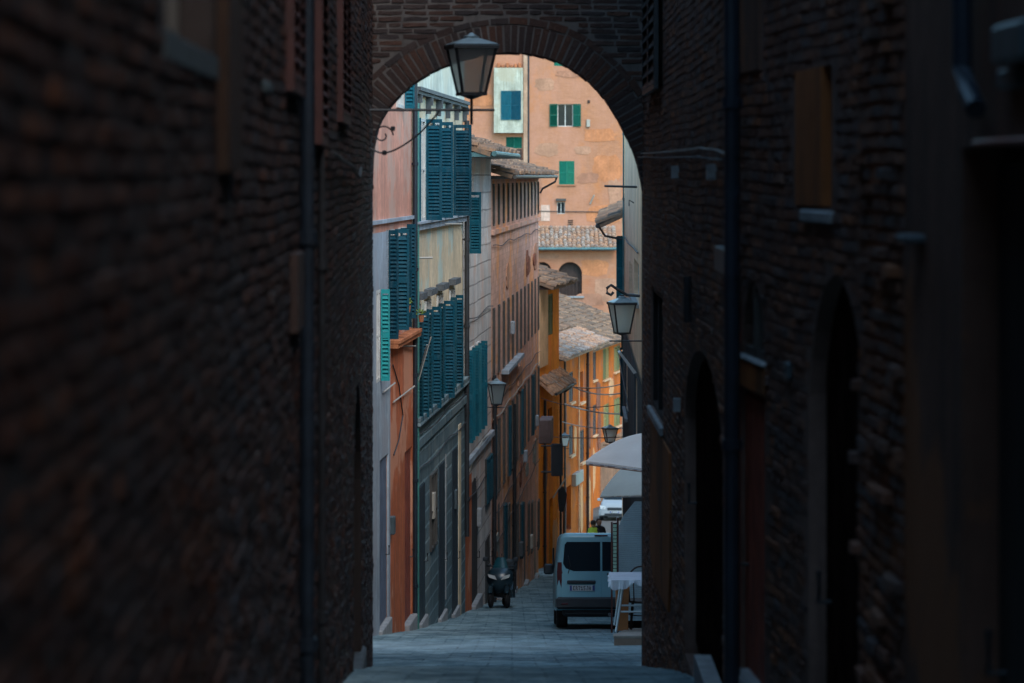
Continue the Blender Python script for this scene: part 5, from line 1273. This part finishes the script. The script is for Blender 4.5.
m = MB(); m.add([(-.70, 1.56 - .0, -2.80), (.70, 1.56, -2.80), (.74, 1.2, -3.27), (-.74, 1.2, -3.27), (-.70, 1.60, -2.83), (.70, 1.60, -2.83), (.74, 1.24, -3.30), (-.74, 1.24, -3.30)], [(0, 1, 2, 3), (4, 7, 6, 5), (0, 4, 5, 1), (2, 6, 7, 3), (1, 5, 6, 2), (0, 3, 7, 4)]); m.build('windscreen', M['car_glass'], van)
for x, y in ((-.70, .62), (.70, .62), (-.70, 3.2), (.70, 3.2)): wheel(van, x, y, .30, .20)
Yv = 54.0; van.location = (X(601.5, Yv), Yv, G(Yv) + .02); van.rotation_euler = (-math.atan(.128), 0, R(.2))

# --- small silver car, front seen: nose toward camera. build nose toward -Y directly
car = thing('parked_car', 'small silver hatchback facing the viewer far down the street below the awnings', 'car')
w = .80
cs = [sect(.0, w * .88, w * .74, .28, .66, .10), sect(.08, w * .98, w * .86, .22, .78, .12), sect(.5, w, w * .90, .20, .92, .12), sect(.95, w, w * .88, .20, 1.0, .12), sect(1.6, w, w * .74, .20, 1.40, .14), sect(2.6, w, w * .74, .20, 1.44, .14), sect(3.3, w, w * .72, .22, 1.30, .14), sect(3.6, w * .95, w * .8, .28, .85, .1)]
m = MB(); m.loft(cs); b_ = m.build('body', M['car_silver'], car, True); es = b_.modifiers.new('edges', 'EDGE_SPLIT'); es.split_angle = R(40)
m = MB(); m.add([(-.60, 1.02, -.93), (.60, 1.02, -.93), (.50, 1.39, -1.54), (-.50, 1.39, -1.54), (-.60, 1.05, -.91), (.60, 1.05, -.91), (.50, 1.43, -1.52), (-.50, 1.43, -1.52)], [(0, 1, 2, 3), (4, 5, 6, 7), (0, 1, 5, 4), (2, 3, 7, 6), (1, 2, 6, 5), (0, 4, 7, 3)]); m.build('windscreen', M['car_glass'], car)
for s in (-1, 1):
    m = MB(); m.loft([[(s * .46, .56, .02), (s * .70, .58, -.02), (s * .70, .58, -.2), (s * .46, .56, -.2)], [(s * .44, .70, .0), (s * .74, .76, -.06), (s * .74, .76, -.25), (s * .44, .70, -.2)]]); m.build('headlight', M['clear_lens'], car)
    m = MB(); m.bbox(min(s * .80, s * .96), max(s * .80, s * .96), .92, 1.06, -1.15, -1.05, .02); m.build('mirror', M['car_silver'], car)
m = MB(); m.bbox(-.36, .36, .52, .66, -.05, .025, .02); m.build('grille', M['black_plastic'], car)
m = MB(); m.bbox(-.5, .5, .27, .37, -.05, .03, .02); m.build('lower_grille', M['black_plastic'], car)
nplate(car, 'AF475', 0, .39, -.022, .42, .10)
for x, y in ((-.70, .65), (.70, .65), (-.70, 2.95), (.70, 2.95)): wheel(car, x, y, .28, .18)
Yk = 148.0; car.location = (X(614.5, Yk), Yk, G(Yk)); car.rotation_euler = (-math.atan(.06), 0, R(-7))

# --- three wheeled scooter facing the camera
sc_ = thing('parked_scooter', 'dark three wheeled scooter with teal windshield parked against the left houses', 'scooter')
for x in (-.20, .20):
    m = MB(); m.lathe((x, .24, .0), [(-.05, .14), (-.055, .20), (-.02, .24), (.02, .24), (.055, .20), (.05, .14)], 22, 'a'); w_ = m.build('wheel', M['tyre'], sc_); MB().lathe((x, .24, 0), [(-.035, .13), (.035, .13)], 16, 'a').build('rim', M['rim'], w_)
    m = MB(); m.tube([(x, .24, 0), (x * .8, .50, -.10), (x * .4, .62, -.12)], .03, 8); m.build('fork', M['black_plastic'], sc_)
    m = MB(); m.tube([(x + .0, .33, .24 - .02), (x, .47, .14), (x, .50, 0), (x, .46, -.16)], .062, 8); m.build('mudguard', M['scoot'], sc_)
m = MB(); m.lathe((0, .25, -1.45), [(-.06, .15), (-.065, .21), (-.02, .25), (.02, .25), (.065, .21), (.06, .15)], 22, 'a'); w_ = m.build('wheel', M['tyre'], sc_); MB().lathe((0, .25, -1.45), [(-.045, .14), (.045, .14)], 16, 'a').build('rim', M['rim'], w_)
def ell(z, y, rx, ry, n=16): return [(rx * math.cos(2 * math.pi * k / n), z, -y + ry * math.sin(2 * math.pi * k / n)) for k in range(n)]
m = MB(); m.loft([ell(.34, .18, .16, .12), ell(.45, .16, .25, .18), ell(.60, .14, .31, .22), ell(.74, .12, .33, .22), ell(.86, .16, .28, .17), ell(.95, .22, .20, .10)]); m.build('front_fairing', M['scoot'], sc_, True)
m = MB(); m.loft([[(x, z, c) for x, z, c in ((-.30, .25, -.3), (.30, .25, -.3), (.27, .42, -.3), (-.27, .42, -.3))], [(-.30, .22, -.9), (.30, .22, -.9), (.24, .42, -.9), (-.24, .42, -.9)], [(-.26, .35, -1.25), (.26, .35, -1.25), (.20, .74, -1.2), (-.20, .74, -1.2)], [(-.16, .52, -1.8), (.16, .52, -1.8), (.12, .78, -1.8), (-.12, .78, -1.8)]]); m.build('body', M['scoot'], sc_)
m = MB(); m.bbox(-.18, .18, .74, .86, -1.65, -.75, .05); m.build('seat', M['black_plastic'], sc_)
m = MB(); m.bbox(-.24, .24, .84, 1.14, -2.0, -1.62, .06); m.build('top_case', M['black_plastic'], sc_)
for s in (-1, 1):
    m = MB(); m.poly([(s * .05, .66), (s * .24, .72), (s * .27, .80), (s * .10, .76)], .04, .105); m.build('headlight', M['clear_lens'], sc_)
    m = MB(); m.tube([(s * .20, .98, -.22), (s * .33, 1.08, -.22), (s * .36, 1.14, -.22)], .012, 6); m.bbox(s * .36 - .07, s * .36 + .07, 1.10, 1.20, -.25, -.20, .02); m.build('mirror', M['black_plastic'], sc_)
    m = MB(); m.tube([(s * .08, .98, -.3), (s * .36, .99, -.42)], .018, 8); m.build('handlebar', M['black_plastic'], sc_)
m = MB(); V = []
for k in range(9):
    z = .86 + .34 * k / 8; hwid = .20 - .09 * (k / 8) ** 1.6
    V.append([(hwid * math.sin(R(-70 + 140 * j / 8)), z, -.14 - .22 * k / 8 + .07 * math.cos(R(-70 + 140 * j / 8))) for j in range(9)])
flat = [p for r_ in V for p in r_]; n1 = len(flat)
m.add(flat + [(p[0], p[1], p[2] - .008) for p in flat], [(r_ * 9 + j, r_ * 9 + j + 1, r_ * 9 + j + 10, r_ * 9 + j + 9) for r_ in range(8) for j in range(8)] + [(n1 + r_ * 9 + j, n1 + r_ * 9 + j + 9, n1 + r_ * 9 + j + 10, n1 + r_ * 9 + j + 1) for r_ in range(8) for j in range(8)]); m.build('windshield', M['screen_teal'], sc_, True)
Yq = 69.0; sc_.location = (X(499, Yq), Yq, G(Yq) + .01); sc_.rotation_euler = (-math.atan(.117), 0, R(-6)); sc_.scale = (.96,) * 3

# ------------------------------------------------------------------ two people far down the street
def person(label, px, Yp_, top, hair, vest=None, turn=0, dark='dark_cloth'):
    x0 = X(px, Yp_); g_ = G(Yp_); Hs = 1.70
    t = thing('person', label, 'person', (0, 0, 0))
    J = {'pelvis': (0, .92, 0), 'waist': (0, 1.06, .01), 'chest': (0, 1.28, 0), 'neckb': (0, 1.44, -.01), 'neck': (0, 1.50, 0), 'head': (0, 1.60, .02), 'crown': (0, 1.68, .01)}
    V, E, Rr = [], [], []
    def add(p, r, par=None):
        V.append((p[0], -p[2], p[1])); Rr.append(r)
        if par is not None: E.append((par, len(V) - 1))
        return len(V) - 1
    a = add(J['pelvis'], .15); b = add(J['waist'], .125, a); c = add(J['chest'], .155, b); d = add(J['neckb'], .085, c); e = add(J['neck'], .055, d); f = add(J['head'], .088, e); add(J['crown'], .062, f)
    for s in (-1, 1):
        h = add((s * .10, .86, 0), .10, a); k = add((s * .11, .48, .03 * s), .065, h); an = add((s * .12, .09, .05 * s - .02), .042, k); add((s * .13, .04, .05 * s + .13), .035, an)
        sh = add((s * .19, 1.39, -.01), .062, c); el = add((s * .25, 1.12, -.03), .045, sh); wr = add((s * .24, .90, .08), .03, el); hd = add((s * .24, .82, .10), .034, wr)
        for q in range(3): add((s * (.225 + .015 * q), .76, .11 + .01 * q), .010, hd)
    me = bpy.data.meshes.new('body'); me.from_pydata(V, E, []); o = bpy.data.objects.new('body', me); COL.objects.link(o); o.parent = t; me.materials.append(M[dark])
    o.modifiers.new('skin', 'SKIN')
    if not me.skin_vertices: me.skin_vertices.new() if hasattr(me.skin_vertices, 'new') else None
    if len(me.skin_vertices):
        for i, r in enumerate(Rr): me.skin_vertices[0].data[i].radius = (r, r)
        me.skin_vertices[0].data[0].use_root = True
    sb = o.modifiers.new('sub', 'SUBSURF'); sb.levels = 1; sb.render_levels = 1
    f0 = Fr(0, 0, 1, 0, 0, -1)
    m = MB(f0); m.lathe((0, 1.47, .0), [(0, .06), (.04, .075), (.10, .093), (.15, .094), (.20, .075), (.225, .03)], 16, 'b'); m.build('head', M['skin'], t, True)
    m = MB(f0); m.lathe((0, 1.56, -.018), [(0, .09), (.06, .101), (.11, .092), (.145, .055), (.155, .01)], 16, 'b'); m.build('hair', M[hair], t, True)
    if vest:
        m = MB(f0); m.loft([ell(.95, 0, .20, .15), ell(1.10, 0, .185, .145), ell(1.28, 0, .215, .17), ell(1.40, 0, .20, .14), ell(1.46, 0, .10, .09)]); m.build('jacket', M[vest], t, True)
    t.location = (x0, Yp_, g_); t.rotation_euler = (0, 0, R(turn)); return t
person('person in a yellow green jacket walking behind the van roof', 593.5, 104.5, 521, 'hair', 'hivis', 150)
person('person in dark clothes just right of the yellow green jacket behind the van roof', 599, 106.5, 524, 'hair', 'dark_cloth', 20)

# ------------------------------------------------------------------ light, sky, camera
wd = bpy.data.worlds.new('World'); scene.world = wd; wd.use_nodes = True
nt = wd.node_tree; sky = nt.nodes.new('ShaderNodeTexSky'); sky.sky_type = 'NISHITA'; sky.sun_disc = False
SUN_EL, SUN_AZ = 46.0, 153.0        # azimuth measured from +Y (view direction) clockwise; sun is behind and to the right
sky.sun_elevation = R(SUN_EL); sky.sun_rotation = R(SUN_AZ)
sky.air_density = 1.2; sky.dust_density = .6; sky.ozone_density = 1.6
mxs = nt.nodes.new('ShaderNodeMix'); mxs.data_type = 'RGBA'; mxs.blend_type = 'MULTIPLY'; mxs.inputs[0].default_value = 1; mxs.inputs[7].default_value = (.84, 1.05, 1.0, 1)
nt.links.new(sky.outputs[0], mxs.inputs[6]); nt.links.new(mxs.outputs[2], nt.nodes['Background'].inputs[0]); nt.nodes['Background'].inputs[1].default_value = .15
sd = bpy.data.lights.new('sun', 'SUN'); sd.energy = .85; sd.angle = R(32); sd.color = (1.0, .86, .78)
so = bpy.data.objects.new('sun', sd); COL.objects.link(so)
dirv = Vector((math.sin(R(SUN_AZ)) * math.cos(R(SUN_EL)), math.cos(R(SUN_AZ)) * math.cos(R(SUN_EL)), math.sin(R(SUN_EL))))
so.rotation_euler = dirv.to_track_quat('Z', 'Y').to_euler(); so.location = (0, -20, 60)

cam = bpy.data.cameras.new('camera'); co = bpy.data.objects.new('camera', cam); COL.objects.link(co); scene.camera = co
cam.sensor_width = 36; cam.lens = F / 1024 * 36; cam.shift_y = -(341.5 - H0) / 1024; cam.clip_start = .1; cam.clip_end = 4000
co.location = (0, 0, 0); co.rotation_euler = (R(90), 0, 0)
cam.dof.use_dof = True; cam.dof.focus_distance = 58; cam.dof.aperture_fstop = 3.2
vs_ = scene.view_settings; vs_.view_transform = 'Standard'; vs_.look = 'None'; vs_.gamma = 1; vs_.exposure = 1.5
scene.cycles.max_bounces = 6; scene.cycles.diffuse_bounces = 4
